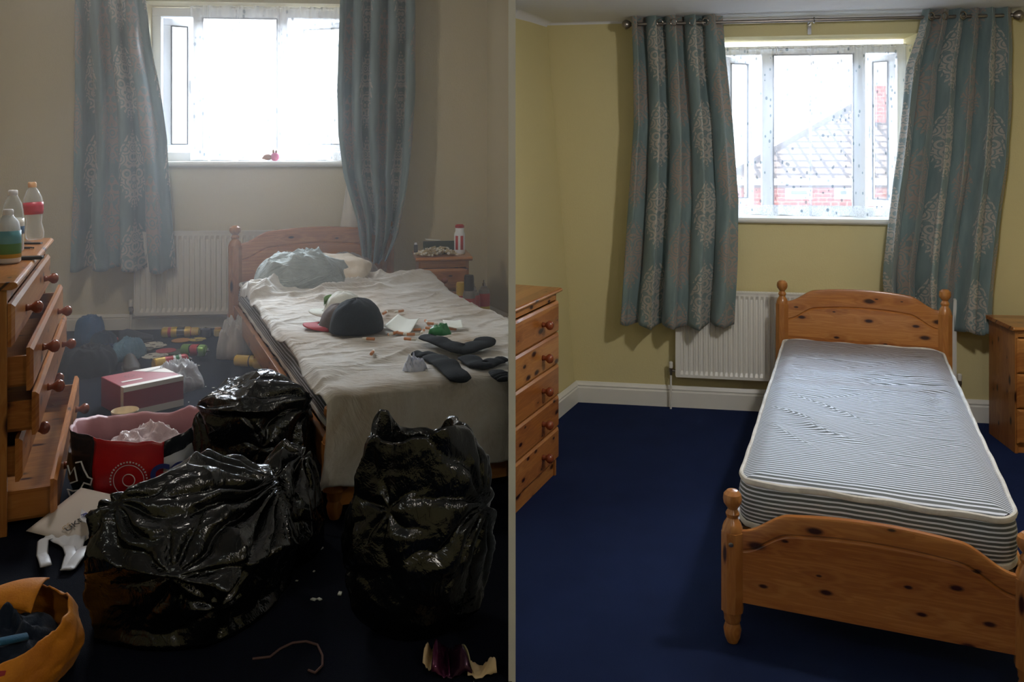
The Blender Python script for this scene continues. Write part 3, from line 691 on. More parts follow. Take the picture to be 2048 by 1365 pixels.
# ------------------------------------------------------------------ duvet and things on the cluttered bed
x0, y0, yaw, BW, BLn = BL
mB = T((x0, y0, LZ), -yaw); ZT = .384
def duvet_h(X, V):                                        # X across, V from foot (0) to head
    d = .5*math.exp(-((V-1.95)/.14)**2)
    w_ = fbm(X*2.2+.3*V, V*3.4, 1, 4)
    fold = rid(X*1.3+V*.9, V*3.1-X*.7, 5)**5
    head = math.exp(-((V-1.95)/.33)**2)
    fine = rid(X*2.1+V*1.4, V*7.5-X*1.9+.8*noise.noise(Vector((X*2, V*2, 3))), 9)**4*(.4+.8*abs(noise.noise(Vector((X*1.5, V*1.2, 12)))))
    h = .024+.014*w_+.018*fold*(.45+1.3*head)+.028*head+.04*head*rid(X*3.2, V*6.2+X, 7)**3+.017*fine+.005*fbm(X*7, V*9, 2)
    return h
def duvet(a, b):
    # flat cloth coordinates: s across (-.20 .. BW+.22), t along (-.30 foot drop .. 2.12)
    t = -.28+(2.14+.28)*b
    lo = -.035-.05*max(0, (t-1.5))-.012*sin(t*7)-.05*max(0, -t)/.28; hi = BW+.05
    s = lo+(hi-lo)*a; top = ZT
    X, V, z = s, t, top+duvet_h(s, max(t, 0))
    R = .035
    if s < 0: z -= max(0, -s-.01)*.95; X = max(s, -.028-.012*sin(t*9)-.02*min(1, -s*8)); 
    if s > BW: z -= (s-BW)*.6; X = BW+(s-BW)*.75
    if t < .02:
        dz = .02-t; z -= dz*.97; V = -.065-.012*fbm(s*5, 3)-.018*abs(sin(s*9+1))*min(1, dz*6); z += .02*fbm(s*3, 5)*dz
        if s < 0: X -= dz*.12
        X += .02*sin(s*8)*dz
    if b > .97: z -= (b-.97)/.03*.045
    if z < ZT-.345: z = ZT-.345
    return mB @ Vector((X, -BLn+.01+V, z))
dv = MB().grid(duvet, 160, 330, lambda a, b: (a, b*2.4)).build('duvet', m_cloth('soiled_beige_duvet', srgb(200, 198, 192), srgb(152, 132, 104), .8, 2.2, .3, .3, .38, (1.2, 3.2, 1.2), .35), None, auto=False, solid=.006)
tag(dv, 'rumpled beige duvet spread over the cluttered bed and hanging over its foot', 'duvet'); CLIP.append((dv, -1))
def onbed(px, py, lift=0):                                # point on the duvet seen at this photo position
    Y = (CZ-(LZ+ZT+.03))*F/(py-HY); p = Vector(((px-1024)*Y/F, Y, LZ+ZT+.03))
    q = mB.inverted() @ p; p.z = LZ+ZT+duvet_h(q.x, q.y+BLn-.01)+.004+lift; return p
# sheet at the head end
def heap(name, label, cat, c, rx, ry, h, seed, mat, rz=0, rough=.35, n=64, flat=1.6, fold=.25, group=None, sharp=False, crum=0, kind=None):
    """a soft crumpled heap standing at c; folds run over it"""
    rt = MB(); sd = seed*3.7
    def fn(a, b):
        th = a*2*pi; r = b
        R = 1+rough*fbm(cos(th)*1.1+sd, sin(th)*1.1, 2, 3)+.08*noise.noise(Vector((cos(th)*4+sd, sin(th)*4, 0)))
        x, y = cos(th)*R*r, sin(th)*R*r
        z = (1-r**(flat+1))**.5 if r < 1 else 0
        f = fbm(x*1.8+sd, y*1.8, sd, 4)*.5+rid(x*1.7+sd, y*1.7+x, sd)**4*.5
        z = z*(1+fold*2*f)+fold*.25*f*(1-r)
        if crum: z += crum*(crump(Vector((x+sd, y, 0)), 3.2)-.25)*(1-r**4); x += crum*.2*noise.noise(Vector((x*6, y*6, sd))); y += crum*.2*noise.noise(Vector((x*6, y*6, sd+4)))
        return (x*rx, y*ry, max(z*h, 0)+.001)
    rt.grid(lambda a, b: fn(a, max(b, .0)), n, n//2, None, None, 0, True)
    k = len(rt.v); base = [(v.x*.97, v.y*.97, 0) for v in rt.v[-n:]]; rt.add(base, [tuple(reversed(range(n)))])
    rt.f += [(k-n+i, k-n+(i+1) % n, k+(i+1) % n, k+i) for i in range(n)]; rt.mi += [0]*n
    o = rt.build(name, mat, None, smooth=not sharp, auto=False if not sharp else True); o.location = c; o.rotation_euler = (0, 0, rz)
    return tag(o, label, cat, group, kind)
def pillow_mb(w_, l_, h, seed, wr=.02):
    m = MB()
    for sgn in (1, -1):
        def fn(a, b, sgn=sgn):
            X, Y = 2*a-1, 2*b-1; e_ = (1-abs(X)**2.6)*(1-abs(Y)**2.6); pin = 1-.10*(abs(X)**2*abs(Y)**2)*2
            z = sgn*h/2*max(e_, 0)**.42+sgn*wr*fbm(X*2+seed, Y*2, sgn, 4)*min(1, e_*4)
            return (X*w_/2*(1-.06*Y*Y), Y*l_/2*(1-.08*X*X), z+h/2)
        m.grid(fn, 44, 30)
    return m
pc = onbed(655, 560); pr = pillow_mb(.50, .36, .17, 4).build('pillow', m_cloth('off_white_cotton', srgb(226, 214, 196), srgb(200, 184, 160)), None, auto=False)
pr.location = U(652, 566, 4.84); pr.location.z = LZ+ZT+.012; pr.rotation_euler = (.12, 0, -.02); tag(pr, 'off-white pillow half under a grey shirt at the head of the cluttered bed', 'pillow')
heap('shirt', 'crumpled grey-green shirt thrown over the pillow on the cluttered bed', 'shirt', (U(606, 560, 4.73).x, 4.73, LZ+ZT+.02), .275, .24, .185, 11, m_cloth('grey_green_cotton', srgb(160, 168, 164), srgb(134, 142, 140), crease=.8, cdir=(1, 2, 2), crot=.6), .1, .16, 110, 2.6, .16, crum=.03)
heap('sheet', 'crumpled grey sheet bunched against the headboard behind the pillow', 'sheet', (U(660, 520, 5.1).x, 5.12, LZ+ZT+.0), .30, .10, .13, 17, m_cloth('dull_grey_cotton', srgb(150, 140, 134), srgb(122, 114, 110), crease=.8), .40, .2, 80, 2.4, .2, crum=.03)
# hats
M['navy_wool'] = m_cloth('dark_wool', srgb(27, 37, 44), srgb(22, 31, 37), .95, 30, .6, .05); M['red'] = plain('red_cloth', srgb(168, 52, 62), .8); M['cap_white'] = m_cloth('white_cap_cloth', srgb(222, 222, 214), srgb(196, 200, 190))
M['brown_cloth'] = m_cloth('brown_lining', srgb(96, 84, 78), srgb(70, 62, 60))
p = onbed(712, 668)
def dome(a, b, rx=.105, ry=.085, rz=.13, seed=2, tilt=0):
    th = a*2*pi; ph = b*pi/2; r = cos(ph)**.85; x, y, z = cos(th)*r*rx, sin(th)*r*ry, sin(ph)*rz
    k = 1+.06*fbm(cos(th)*1.5+seed, sin(th)*1.5, b*2, 3)
    return (x*k, y*k, z*k)
b_ = MB().grid(lambda a, b: dome(a, b, .112, .12, .128, 3), 48, 24, None, T((0, 0, 0)), 0, True).build('beanie', M['navy_wool'], None, auto=False, solid=.005)
b_.location = p+Vector((-.006, .04, 0)); b_.rotation_euler = (0, 0, -.1); tag(b_, 'dark navy beanie hat lying on top of two caps on the duvet', 'hat')
def cap(label, loc, rz, mat, bm, und):
    rt = thing('cap', label, 'cap', loc, rz)
    MB().grid(lambda a, b: dome(a, b, .085, .095, .10, 5), 36, 16, None, None, 0, True).build('crown', mat, rt, auto=False, solid=.003)
    def br(a, b):
        th = (a-.5)*pi*.85; R0, R1 = .088, .15; R = R0+(R1-R0)*b; return (-cos(th)*R*1.05, sin(th)*(.088+.0*b), .016-.018*sin(th)**2*b+.0*b)
    MB().grid(br, 20, 8).build('brim', bm, rt, auto=False, solid=.004); return rt
q = onbed(664, 652); cap('red cap under the white cap beside the dark beanie', q+Vector((.04, -.03, 0)), .05, M['brown_cloth'], M['red'], M['red'])
wc = cap('white cap with a green badge resting on the red cap', q+Vector((.035, .075, .035)), -.12, M['cap_white'], M['cap_white'], M['red'])
m = MB().grid(lambda a, b: (-.082*cos((a-.5)*1.0), .1*sin((a-.5)*1.0), .045+.035*b), 8, 4); m.build('badge', plain('green_badge', srgb(120, 160, 90), .6, 0, .5, .5), wc, auto=False, solid=.002)
# notebook, papers
def flat_paper(name, label, cat, pts, z, mat, fold=None, th=.002, lift=.012):
    """sheet through photo corner points on a support at height z, a little curled"""
    P = [Vector(((px-1024)*((CZ-z)*F/(py-HY))/F, (CZ-z)*F/(py-HY), z)) for px, py in pts]
    c = sum(P, Vector())/4; Q = [p_-c for p_ in P]
    def fn(a, b):
        v = Q[0]*(1-a)*(1-b)+Q[1]*a*(1-b)+Q[2]*a*b+Q[3]*(1-a)*b; return (v.x, v.y, v.z+lift*abs(2*a-1)**1.4 if fold else v.z+lift*(.4*(2*a-1)**2+.3*fbm(a*2+pts[0][0], b*2, 1, 2)))
    o = MB().grid(fn, 14, 10).build(name, mat, None, auto=False, solid=th); o.location = c; return tag(o, label, cat)
M['paper'] = plain('white_paper', srgb(216, 218, 208), .8, 0, .3, .05); M['tissue'] = plain('crumpled_tissue_paper', srgb(205, 210, 228), .8)
zb = LZ+ZT+.045
flat_paper('booklet', 'opened white booklet lying face down beside the beanie', 'booklet', [(768, 658), (820, 672), (838, 643), (796, 634)], zb, M['paper'], True)
flat_paper('card', 'creased white card on the far edge of the cluttered duvet', 'card', [(888, 654), (926, 658), (923, 642), (885, 642)], zb, M['paper'])
heap('tissue', 'crumpled white tissue near the foot of the cluttered bed', 'tissue', onbed(829, 740), .036, .032, .03, 21, M['tissue'], .3, .6, 48, 1.0, .9, crum=.9)
# socks
M['sock'] = m_cloth('black_jersey', srgb(20, 24, 28), srgb(26, 31, 35), .9, 20, .5, 0)
def sock(label, pts, wd, seed, grp=None, name='sock', mat=None, cat='sock', lift=0):
    P = [onbed(a, b) for a, b in pts]; N = 26; out = []; rr = []
    for i in range(N+1):
        t = i/N*(len(P)-1); k = min(int(t), len(P)-2); out.append(P[k].lerp(P[k+1], t-k)+Vector((0, 0, .012+lift+.002*sin(i*1.1+seed)))); rr.append((interp([(j, wd[j]) for j in range(len(wd))], t))*(1+.05*sin(i*1.1+seed))*(.5 if i in (0, N) else 1))
    o = MB().tube(out, [q*1.22 for q in rr], 14, sq=.26).build(name, mat or M['sock'], None, auto=False); o = tag(o, label, cat, grp); CLIP.append((o, -1)); return o
sock('long black sock with its toe pointing at the camera', [(826, 712), (860, 716), (890, 738), (925, 769)], (.022, .034, .036, .032), 1)
sock('black sock bundled across the bed, nearest the green label', [(848, 692), (880, 703), (925, 712), (968, 700), (972, 692)], (.03, .035, .04, .04, .026), 2, lift=.014)
sock('black sock hanging towards the right edge of the duvet', [(930, 718), (962, 738), (1000, 726), (1010, 724)], (.03, .036, .026, .02), 5)
sock('small black sock curled at the right edge of the duvet', [(992, 746), (1003, 760), (1016, 766)], (.022, .03, .03), 7)
heap('green_wrapper', 'crumpled green wrapper tucked between the black socks', 'wrapper', onbed(882, 690)+Vector((0, 0, .03)), .045, .03, .03, 8, plain('green_foil', srgb(40, 130, 70), .3), 0, .4, 28, 1.5, .5)
# cigarette ends
M['filter'] = plain('cork_filter_paper', srgb(196, 130, 84), .7, 0, .3, .2); M['cig'] = plain('cigarette_paper', srgb(222, 218, 206), .8)
def butt_root(label, grp, fm=None):
    rt = thing('cigarette_end', label, 'cigarette end', (0, 0, 0), 0, grp)
    MB().lathe([(0, 0), (.004, .0), (.004, .026), (0, .026)], 8, T((-.013, 0, .004), 0, 0, pi/2)).build('filter', fm or M['filter'], rt)
    MB().lathe([(0, 0), (.0042, 0), (.0038, .012), (.002, .015), (0, .015)], 8, T((.013, 0, .004), 0, 0, pi/2)).build('burnt_tip', M['cig'], rt); return rt
rnd = random.Random(5); first = butt_root('stubbed cigarette end dropped on the rumpled beige duvet', 'cigarette ends scattered on the duvet')
spots = [(801, 629), (746, 621), (852, 648), (862, 652), (846, 668), (858, 658), (876, 656), (905, 659), (816, 690), (790, 673), (802, 676), (783, 671), (741, 689), (744, 715), (834, 664), (872, 666), (822, 681), (769, 633)]
for i, (a, b) in enumerate(spots):
    o = first if i == 0 else dup(first, (0, 0, 0), 0)
    o['label'] = ('cigarette end behind the white booklet', 'cigarette end lying furthest up the duvet beyond the beanie', 'whole brown cigarette end between booklet and white card', 'white-tipped cigarette end by the brown one near the card', 'short brown cigarette end on the right corner of the booklet', 'cigarette end midway between booklet and white card', 'cigarette end just left of the white card', 'cigarette end in front of the white card', 'cigarette end left of the black socks',
        'white cigarette end under the near edge of the booklet', 'cigarette end at the near right of the booklet', 'cigarette end between the beanie and the booklet edge', 'pale crushed cigarette end in front of the beanie', 'lone cigarette end nearest the foot of the bed', 'cigarette end at the right edge of the booklet', 'dark cigarette end above the black socks', 'thin cigarette end just above the bundled sock', 'small cigarette end right of the beanie top')[i]
    o.location = onbed(a, b)+Vector((0, 0, .006)); o.rotation_euler = (0, 0, rnd.random()*6.28); o.scale = (1.25, 1.5, 1.5)

# ------------------------------------------------------------------ on the small bedside chest
tz = LZ+.53
def nt(u, v): return Vector((-.555+cos(.17)*u-sin(.17)*v, 5.06+sin(.17)*u+cos(.17)*v, tz+.001))
tr = thing('ash_tray_box', 'dark green tin heaped with cigarette ends on the bedside chest', 'tin', nt(.14, .17), .17)
m = MB(); bar(m, 0, 0, 0, 0, 0, 0, None, 0); m = MB()
m.box((-.10, -.05, 0), (.10, .05, .006)); m.box((-.10, -.05, 0), (-.094, .05, .05)); m.box((.094, -.05, 0), (.10, .05, .05)); m.box((-.10, .044, 0), (.10, .05, .07)); m.box((-.10, -.05, 0), (.10, -.044, .02))
m.build('tin_body', plain('green_tin', srgb(48, 66, 56), .5, 0, .5, .3), tr, smooth=False)
o = MB().slab([(-.05, -.02), (.04, -.03), (.05, .02), (-.04, .03)], 0, .003).build('card_scrap', M['paper'], None, smooth=False); o.location = nt(.10, .2)+Vector((0, 0, .078)); o.rotation_euler = (.0, .1, .5); tag(o, 'pale card scrap on top of the tin of cigarette ends', 'card')
sb = butt_root('cigarette end in the heap spilling over the bedside chest', 'cigarette ends heaped on the bedside chest', plain('smoked_filter', srgb(176, 158, 120), .8, 0, .3, .3))
for i in range(96):
    u = .0+.225*rnd.random(); v = .01+.15*rnd.random(); hh = .002+.04*rnd.random()*max(0, 1-abs(u-.12)/.13)
    o = sb if i == 0 else dup(sb, (0, 0, 0), 0); o.location = nt(u, v)+Vector((0, 0, hh)); o.rotation_euler = (0, rnd.uniform(-.3, .3), rnd.random()*6.28); o.scale = (1.1, 1.5, 1.5)
tb = thing('powder_tub', 'white shaker tub with red bands and red lid on the bedside chest', 'tub', nt(.255, .1), 0)
MB().lathe([(0, 0), (.030, 0), (.033, .006), (.033, .125), (.026, .14), (.026, .165), (0, .165)], 28).build('tub_body', M['upvc'], tb)
m = MB()
for a0 in (-2.35, -1.35): m.grid(lambda a, b, a0=a0: (.0335*cos(a0+a*.55), .0335*sin(a0+a*.55), .03+.085*b), 8, 2)
m.build('red_band', plain('red_print', srgb(190, 40, 50), .5), tb, auto=False, solid=.0006)
MB().lathe([(.027, .162), (.028, .165), (.028, .176), (.02, .182), (0, .182)], 24).build('lid', plain('red_plastic', srgb(180, 50, 56), .4), tb)
bt = thing('lighter', 'small dark lighter standing at the back of the bedside chest', 'lighter', nt(-.005, .22), 0)
MB().box((-.012, -.006, 0), (.012, .006, .05)).build('lighter_body', M['black'], bt, smooth=False, bevel=.003); MB().box((-.008, -.005, .05), (.008, .005, .062)).build('lighter_cap', M['chrome'], bt, smooth=False)

# ------------------------------------------------------------------ cans and bottles
def paint(name, bands, axis_scale=1, rough=.3, metal=.0, swirl=0):
    t = NT(name); v = t.coord(); s = t.add('ShaderNodeSeparateXYZ'); t.put(s.inputs[0], v)
    z = s.outputs[2]
    if swirl: z = t.math('ADD', z, t.math('MULTIPLY', t.math('SINE', t.math('MULTIPLY', t.math('ADD', s.outputs[0], s.outputs[1]), 60)), swirl))
    r = t.add('ShaderNodeValToRGB'); r.color_ramp.interpolation = 'CONSTANT'; t.put(r.inputs[0], t.math('MULTIPLY', z, axis_scale)); e = r.color_ramp.elements
    while len(e) > 1: e.remove(e[-1])
    e[0].position = 0; e[0].color = (*bands[0][1], 1)
    for p_, c_ in bands[1:]: q_ = e.new(p_); q_.color = (*c_, 1)
    t.base(r.outputs[0], rough, metal); return t.m
YL, RD, BK, GN, WT, BL_ = srgb(205, 168, 50), srgb(176, 44, 44), srgb(40, 34, 34), srgb(110, 150, 60), srgb(225, 222, 212), srgb(36, 60, 130)
def can(label, loc, rot, r, h, mat, group=None, cap_=None, name='gas_canister', cat='canister'):
    rt = thing(name, label, cat, loc, 0, group); rt.rotation_euler = rot
    MB().lathe([(0, .002), (r*.85, 0), (r, .006), (r, h*.86), (r*.82, h*.93), (r*.55, h*.95), (r*.5, h*.98), (0, h*.98)], 24).build('can_body', mat, rt)
    if cap_ is not None: MB().lathe([(r*.8, h*.9), (r*.8, h*1.12), (r*.7, h*1.16), (0, h*1.16)], 22).build('cap', cap_, rt)
    else: MB().lathe([(r*.3, h*.97), (r*.3, h*1.03), (r*.12, h*1.04), (r*.12, h*1.08), (0, h*1.08)], 14).build('nozzle', M['chrome'], rt)
    return rt
ycan = paint('yellow_canister_print', [(0, YL), (.5, srgb(60, 50, 40)), (.54, YL), (.7, RD), (.92, srgb(120, 110, 100))], 2.9)
ycan2 = paint('yellow_canister_print', [(0, YL), (.5, srgb(60, 50, 40)), (.54, YL), (.7, RD), (.92, srgb(120, 110, 100))], 6.2)
ycap = plain('yellow_plastic', YL, .4); bcap = plain('black_plastic_cap', BK, .4)
for i, (px, Y, h, cp, lab) in enumerate(((922, 4.93, .155, ycap, 'yellow and red canister with a big yellow cap, left of the others by the skirting'),
        (938, 5.08, .15, None, 'yellow and red canister standing just right of the yellow-capped one'), (948, 4.9, .165, None, 'yellow and red canister in the middle of the row by the bed'),
        (968, 4.96, .17, None, 'yellow and red canister at the right end of the row by the skirting'), (898, 5.0, .14, None, 'yellow and red canister half hidden below the bedside chest'), (938, 4.8, .18, bcap, 'tall dark-capped canister standing in front of the row'))):
    can(lab, ((px-1024)*(Y+.1)/F, Y+.1, LZ), (0, 0, i*1.3), .036, h*2.15, ycan, 'canisters standing between bed and wall', cp)
p = FL(486, 733); can('yellow and red canister lying on the carpet beside the bed', p+Vector((-.04, 0, .031)), (0, pi/2, -.12), .031, .15, ycan2, 'canisters lying by the bed')
p = FL(522, 738); can('second yellow and red canister lying against the bed rail', p+Vector((-.035, .0, .031)), (0, pi/2, -.1), .031, .13, ycan2, 'canisters lying by the bed')
dcan = lambda nm, b, sc=6.5, sw=0: paint(nm, b, sc, .25, .3, sw)
p = FL(372, 712); can('green drinks can lying between the paper discs', p+Vector((-.02, 0, .034)), (0, pi/2, -.12), .034, .15, dcan('green_can_print', [(0, GN), (.3, BK), (.34, RD), (.62, BK), (.66, GN), (.95, WT)], 6.5, .008), None, None, 'drinks_can', 'can')
p = FL(307, 745); can('red, green and yellow drinks can lying behind the clear bag', p+Vector((0, 0, .036)), (0, pi/2, .75), .036, .19, dcan('red_can_print', [(0, YL), (.28, RD), (.5, WT), (.56, srgb(40, 120, 60)), (.66, WT), (.72, RD), (.9, srgb(40, 120, 60))], 5.2, .006), None, None, 'drinks_can', 'can')
p = FL(334, 676); can('yellow and brown bottle lying along the skirting under the radiator', p+Vector((-.03, -.0, .034)), (0, pi/2, .12), .032, .19, dcan('brown_bottle_print', [(0, YL), (.2, RD), (.3, YL), (.48, BK), (.72, YL), (.9, RD)], 5.2), None, ycap, 'sauce_bottle', 'bottle')
p = FL(411, 674); can('round dark jar standing by the skirting under the radiator', p, (0, 0, 0), .03, .055, plain('dark_jar', srgb(52, 48, 70), .3), None, None, 'jar', 'jar')
p = FL(436, 672); can('small yellow tub standing by the skirting under the radiator', p, (0, 0, 0), .026, .045, ycap, None, plain('orange_lid', srgb(206, 150, 60), .5), 'tub', 'tub')
M['pet'] = m_clear('clear_bottle_plastic', (.93, .96, .97), .08, .05); M['water'] = m_clear('water', (.9, .95, .97), .05, .02)
def bottle(name, label, loc, prof, labelz, labmat, capmat, caph, water=None, tilt=(0, 0, 0), mat=None, n=28):
    rt = thing(name, label, 'bottle', loc, 0); rt.rotation_euler = tilt
    MB().lathe(prof, n).build('bottle_body', mat or M['pet'], rt, auto=False)
    if labelz:
        a, b = labelz; rr = [(interp([(z, r) for r, z in prof[1:]], z)+.0012, z) for z in (a, (2*a+b)/3, (a+2*b)/3, b)]
        MB().lathe(rr, n, caps=False).build('label', labmat, rt, auto=False, solid=.0006)
    r, z = prof[-1]; MB().lathe([(.016, z-.006), (.017, z), (.017, z+caph-.004), (.014, z+caph), (0, z+caph)], 20).build('cap', capmat, rt)
    return rt
cola = [(0, .004), (.028, 0), (.036, .008), (.038, .03), (.035, .05), (.030, .075), (.034, .105), (.038, .13), (.039, .165), (.036, .185), (.024, .215), (.015, .228), (.014, .236)]
Yb = 3.74; tz2 = LZ+.782
lab1 = paint('red_bottle_label', [(0, srgb(196, 60, 80)), (.84, srgb(230, 225, 225)), (.87, srgb(60, 30, 40))], 5.0, .4)
bottle('cola_bottle', 'clear curvy plastic drinks bottle with a red label on the open chest', (U(70, 480, Yb).x, Yb, tz2+.001), cola, (.112, .165), lab1, plain('peach_cap', srgb(220, 170, 120), .5), .018, tilt=(0, -.05, 0))
wbt = [(0, .003), (.033, 0), (.038, .008), (.038, .12), (.036, .16), (.030, .19), (.018, .215), (.014, .225)]
Yb = 3.32; bottle('water_bottle', 'clear plastic water bottle with a blue label on the open chest', (U(26, 498, Yb).x, Yb, tz2+.001), wbt, (.07, .13), paint('blue_label', [(0, srgb(90, 130, 170)), (.5, WT)], 5), M['upvc'], .016)
Yb = 3.0; bottle('cleaner_bottle', 'white bottle with a green and blue label nearest on the open chest', (U(22, 530, Yb).x-.01, Yb, tz2+.001), [(0, .003), (.034, 0), (.040, .008), (.040, .11), (.034, .145), (.018, .165), (.014, .175)], (.02, .115), paint('green_label', [(0, srgb(190, 160, 60)), (.2, srgb(80, 130, 70)), (.42, srgb(90, 150, 160)), (.8, srgb(40, 90, 60))], 6), M['upvc'], .015, mat=plain('milky_plastic', srgb(208, 216, 222), .3))
def topitem(px, py): Y = (CZ-tz2)*F/(py-HY); return Vector(((px-1024)*Y/F, Y, tz2+.001))
o = MB().box((-.015, -.01, 0), (.015, .01, .055)).build('lighter_case', ycap, None, smooth=False, bevel=.002); o.location = topitem(40, 484); tag(o, 'yellow plastic lighter case standing between the bottles on the chest', 'lighter')
o = MB().box((-.06, -.016, 0), (.06, .016, .012)).build('razor', M['black'], None, smooth=False, bevel=.003); o.location = topitem(50, 520); o.rotation_euler = (0, 0, .25); tag(o, 'black slim gadget lying near the front edge of the open chest', 'gadget')
o = MB().box((-.07, -.012, 0), (.07, .012, .006)).build('knife', M['black'], None, smooth=False, bevel=.002); o.location = topitem(62, 486)+Vector((0, -.05, 0)); o.rotation_euler = (0, 0, .1); tag(o, 'flat black strip lying in front of the curvy bottle', 'tool')
m = MB().tube([(.012*cos(k*.7)+.0, .012*sin(k*.7), .004+k*.0012) for k in range(60)], .0018, 6); o = m.build('spiral_wire', M['chrome'], None); o.location = topitem(40, 500); tag(o, 'shiny spiral of wire between the bottles on the chest', 'wire')
m = MB().tube([(.028*cos(k*.5), .014*sin(k*.5), .003) for k in range(12)], .003, 6); o = m.build('bottle_ring', M['black'], None); o.location = topitem(53, 498); tag(o, 'thin dark ring lying beside the wire spiral on the chest', 'ring')
# by the bed post, under the radiator
p = FL(460, 676); bottle('small_bottle', 'small clear bottle with a red label beside the bed post', p, [(0, .003), (.022, 0), (.026, .006), (.026, .07), (.02, .1), (.011, .125), (.011, .14)], (.02, .055), plain('dull_red_label', srgb(176, 90, 90), .6), plain('pink_cap', srgb(200, 140, 130), .5), .012)
p = FL(474, 676); bottle('spray_bottle', 'blue bottle with a yellow collar standing against the bed post', p, [(0, .003), (.022, 0), (.025, .006), (.024, .09), (.018, .13), (.012, .15), (.012, .165)], None, None, ycap, .03, mat=plain('blue_plastic', srgb(60, 100, 150), .35))
# pink toy on the sill
u = WL.s_at(546, .03); tc = WL.world(u, .03, hL[2]+.017)
ty = thing('soft_toy', 'little pink and brown soft toy sitting on the smoky room sill', 'toy', tc, .3)
M['pinky'] = m_cloth('pink_plush', srgb(232, 120, 160)); M['tan'] = m_cloth('tan_plush', srgb(176, 124, 96))
def ball(m, c, r, sx=1, sy=1, sz=1): m.lathe([(0, -r)]+[(r*cos(a), r*sin(a)) for a in [(-80+20*i)*pi/180 for i in range(9)]]+[(0, r)], 14, T(c, 0, 0, 0, (sx, sy, sz)))
m = MB(); ball(m, (.012, 0, .028), .028, 1, .9, 1); m.build('toy_body', M['pinky'], ty, auto=False)
m = MB(); ball(m, (-.034, 0, .026), .022, 1.4, .9, .9); ball(m, (-.058, -.005, .02), .010, 1.4, 1, .8); m.build('toy_head', M['tan'], ty, auto=False)
m = MB(); ball(m, (.002, 0, .062), .010, .7, .6, 1.6); ball(m, (.02, 0, .06), .009, .7, .6, 1.5); m.build('toy_ear', M['tan'], ty, auto=False)
# ------------------------------------------------------------------ floor clutter
M['plate'] = plain('printed_card', srgb(206, 198, 178), .6, 0, .4, .15)
def disc(label, px, py, r, mat, lift=0, grp='paper discs on the cluttered floor'):
    p_ = FL(px, py); o = MB().lathe([(0, 0), (r, 0), (r*1.01, .002), (r, .004), (r*.9, .003), (0, .003)], 36).build('paper_disc', mat, None, auto=30); o.location = p_+Vector((0, 0, .001+lift)); tag(o, label, 'disc'); return o
def face_disc(name, c1, c2):
    t = NT(name); v = t.coord(); n = t.noise(v, 26, 2); t.base(t.mix(t.ramp(n, [(.56, (0, 0, 0)), (.6, (1, 1, 1))]), c1, c2), .55); return t.m
pdm = face_disc('disc_print', srgb(206, 200, 184), srgb(90, 80, 74))
disc('cream printed disc nearest the skirting', 304, 690, .062, pdm); disc('small cream disc half under the one by the skirting', 316, 695, .05, pdm, .006)
disc('cream disc with a dark smiling mark', 310, 713, .07, pdm); disc('red disc beside the cream ones', 332, 704, .055, plain('red_card', srgb(176, 60, 70), .6), .004)
disc('olive disc under the green can', 354, 705, .06, plain('olive_card', srgb(84, 92, 70), .6), .001); disc('orange disc in front of the brown bottle', 362, 682, .055, plain('orange_card', srgb(190, 130, 60), .6)); disc('yellow disc under the radiator', 395, 680, .05, face_disc('yellow_disc', srgb(206, 180, 70), srgb(90, 70, 40)))
o = MB().slab([(-.05, -.03), (-.01, -.015), (.03, -.045), (.05, -.03), (.02, .0), (.035, .05), (.015, .055), (-.03, .02)], 0, .003).build('torn_card', M['paper'], None, smooth=False); o.location = FL(400, 708)+Vector((0, 0, .004)); tag(o, 'torn white card star beside the green can', 'card')
blue = m_cloth('blue_nylon', srgb(36, 84, 128), srgb(24, 56, 92), .6, 8, .4)
heap('holdall', 'blue holdall slumped in the far corner beside the open chest', 'bag', FL(166, 692)+Vector((.02, .04, 0)), .082, .075, .165, 31, blue, 0, .10, 64, 5.0, .06)
heap('sweater', 'dark teal sweater lying beside the blue holdall', 'sweater', FL(205, 690), .075, .07, .075, 32, m_cloth('teal_knit', srgb(24, 50, 68)), 0, .3, 48, 3.2, .12)
heap('trousers', 'black trousers heaped beside the open chest', 'trousers', FL(168, 742)+Vector((.03, 0, 0)), .13, .17, .12, 33, m_cloth('black_cotton', srgb(14, 15, 17), srgb(22, 23, 26), sheen=0), .2, .2, 64, 3.4, .12)
heap('jeans', 'navy jeans crumpled on the carpet behind the red box', 'jeans', FL(215, 716), .105, .12, .06, 34, m_cloth('navy_denim', srgb(26, 40, 76)), .2, .3, 56, 3, .15)
heap('t_shirt', 'pale blue-grey T-shirt crumpled on the dark carpet', 'shirt', FL(256, 716), .085, .10, .095, 35, m_cloth('pale_blue_jersey', srgb(98, 132, 148), srgb(76, 106, 122), crease=.8), -.5, .35, 72, 2.6, .2, crum=.04)
def shoe(label, loc, rz, mat, L_=.24):
    rt = thing('shoe', label, 'shoe', loc, rz)
    def fn(a, b):
        th = a*2*pi; t = b; x = (t-.5)*L_; wd = .042*(1-.5*abs(2*t-1)**3)*(.85+.3*t); hgt = interp([(0, .062), (.25, .075), (.45, .06), (.7, .035), (1, .012)], t)
        return (x, cos(th)*wd, max(0.008, .02+sin(th)*hgt*.8) if sin(th) > 0 else .012+.010*sin(th))
    m = MB().grid(fn, 24, 20, None, None, 0, True); m.f += [tuple(range(24)), tuple(range(24*20, 24*21))]; m.mi += [0, 0]; m.build('upper', mat, rt, auto=False)
    m = MB().slab([(-L_/2*cos(k*2*pi/20)*1.03, .044*sin(k*2*pi/20)*(1+.1*cos(k*2*pi/20))) for k in range(20)], 0, .014); m.build('sole', plain('rubber_sole', srgb(80, 78, 74), .7), rt, smooth=False); return rt
M['shoe'] = plain('dark_suede', srgb(44, 46, 54), .8)
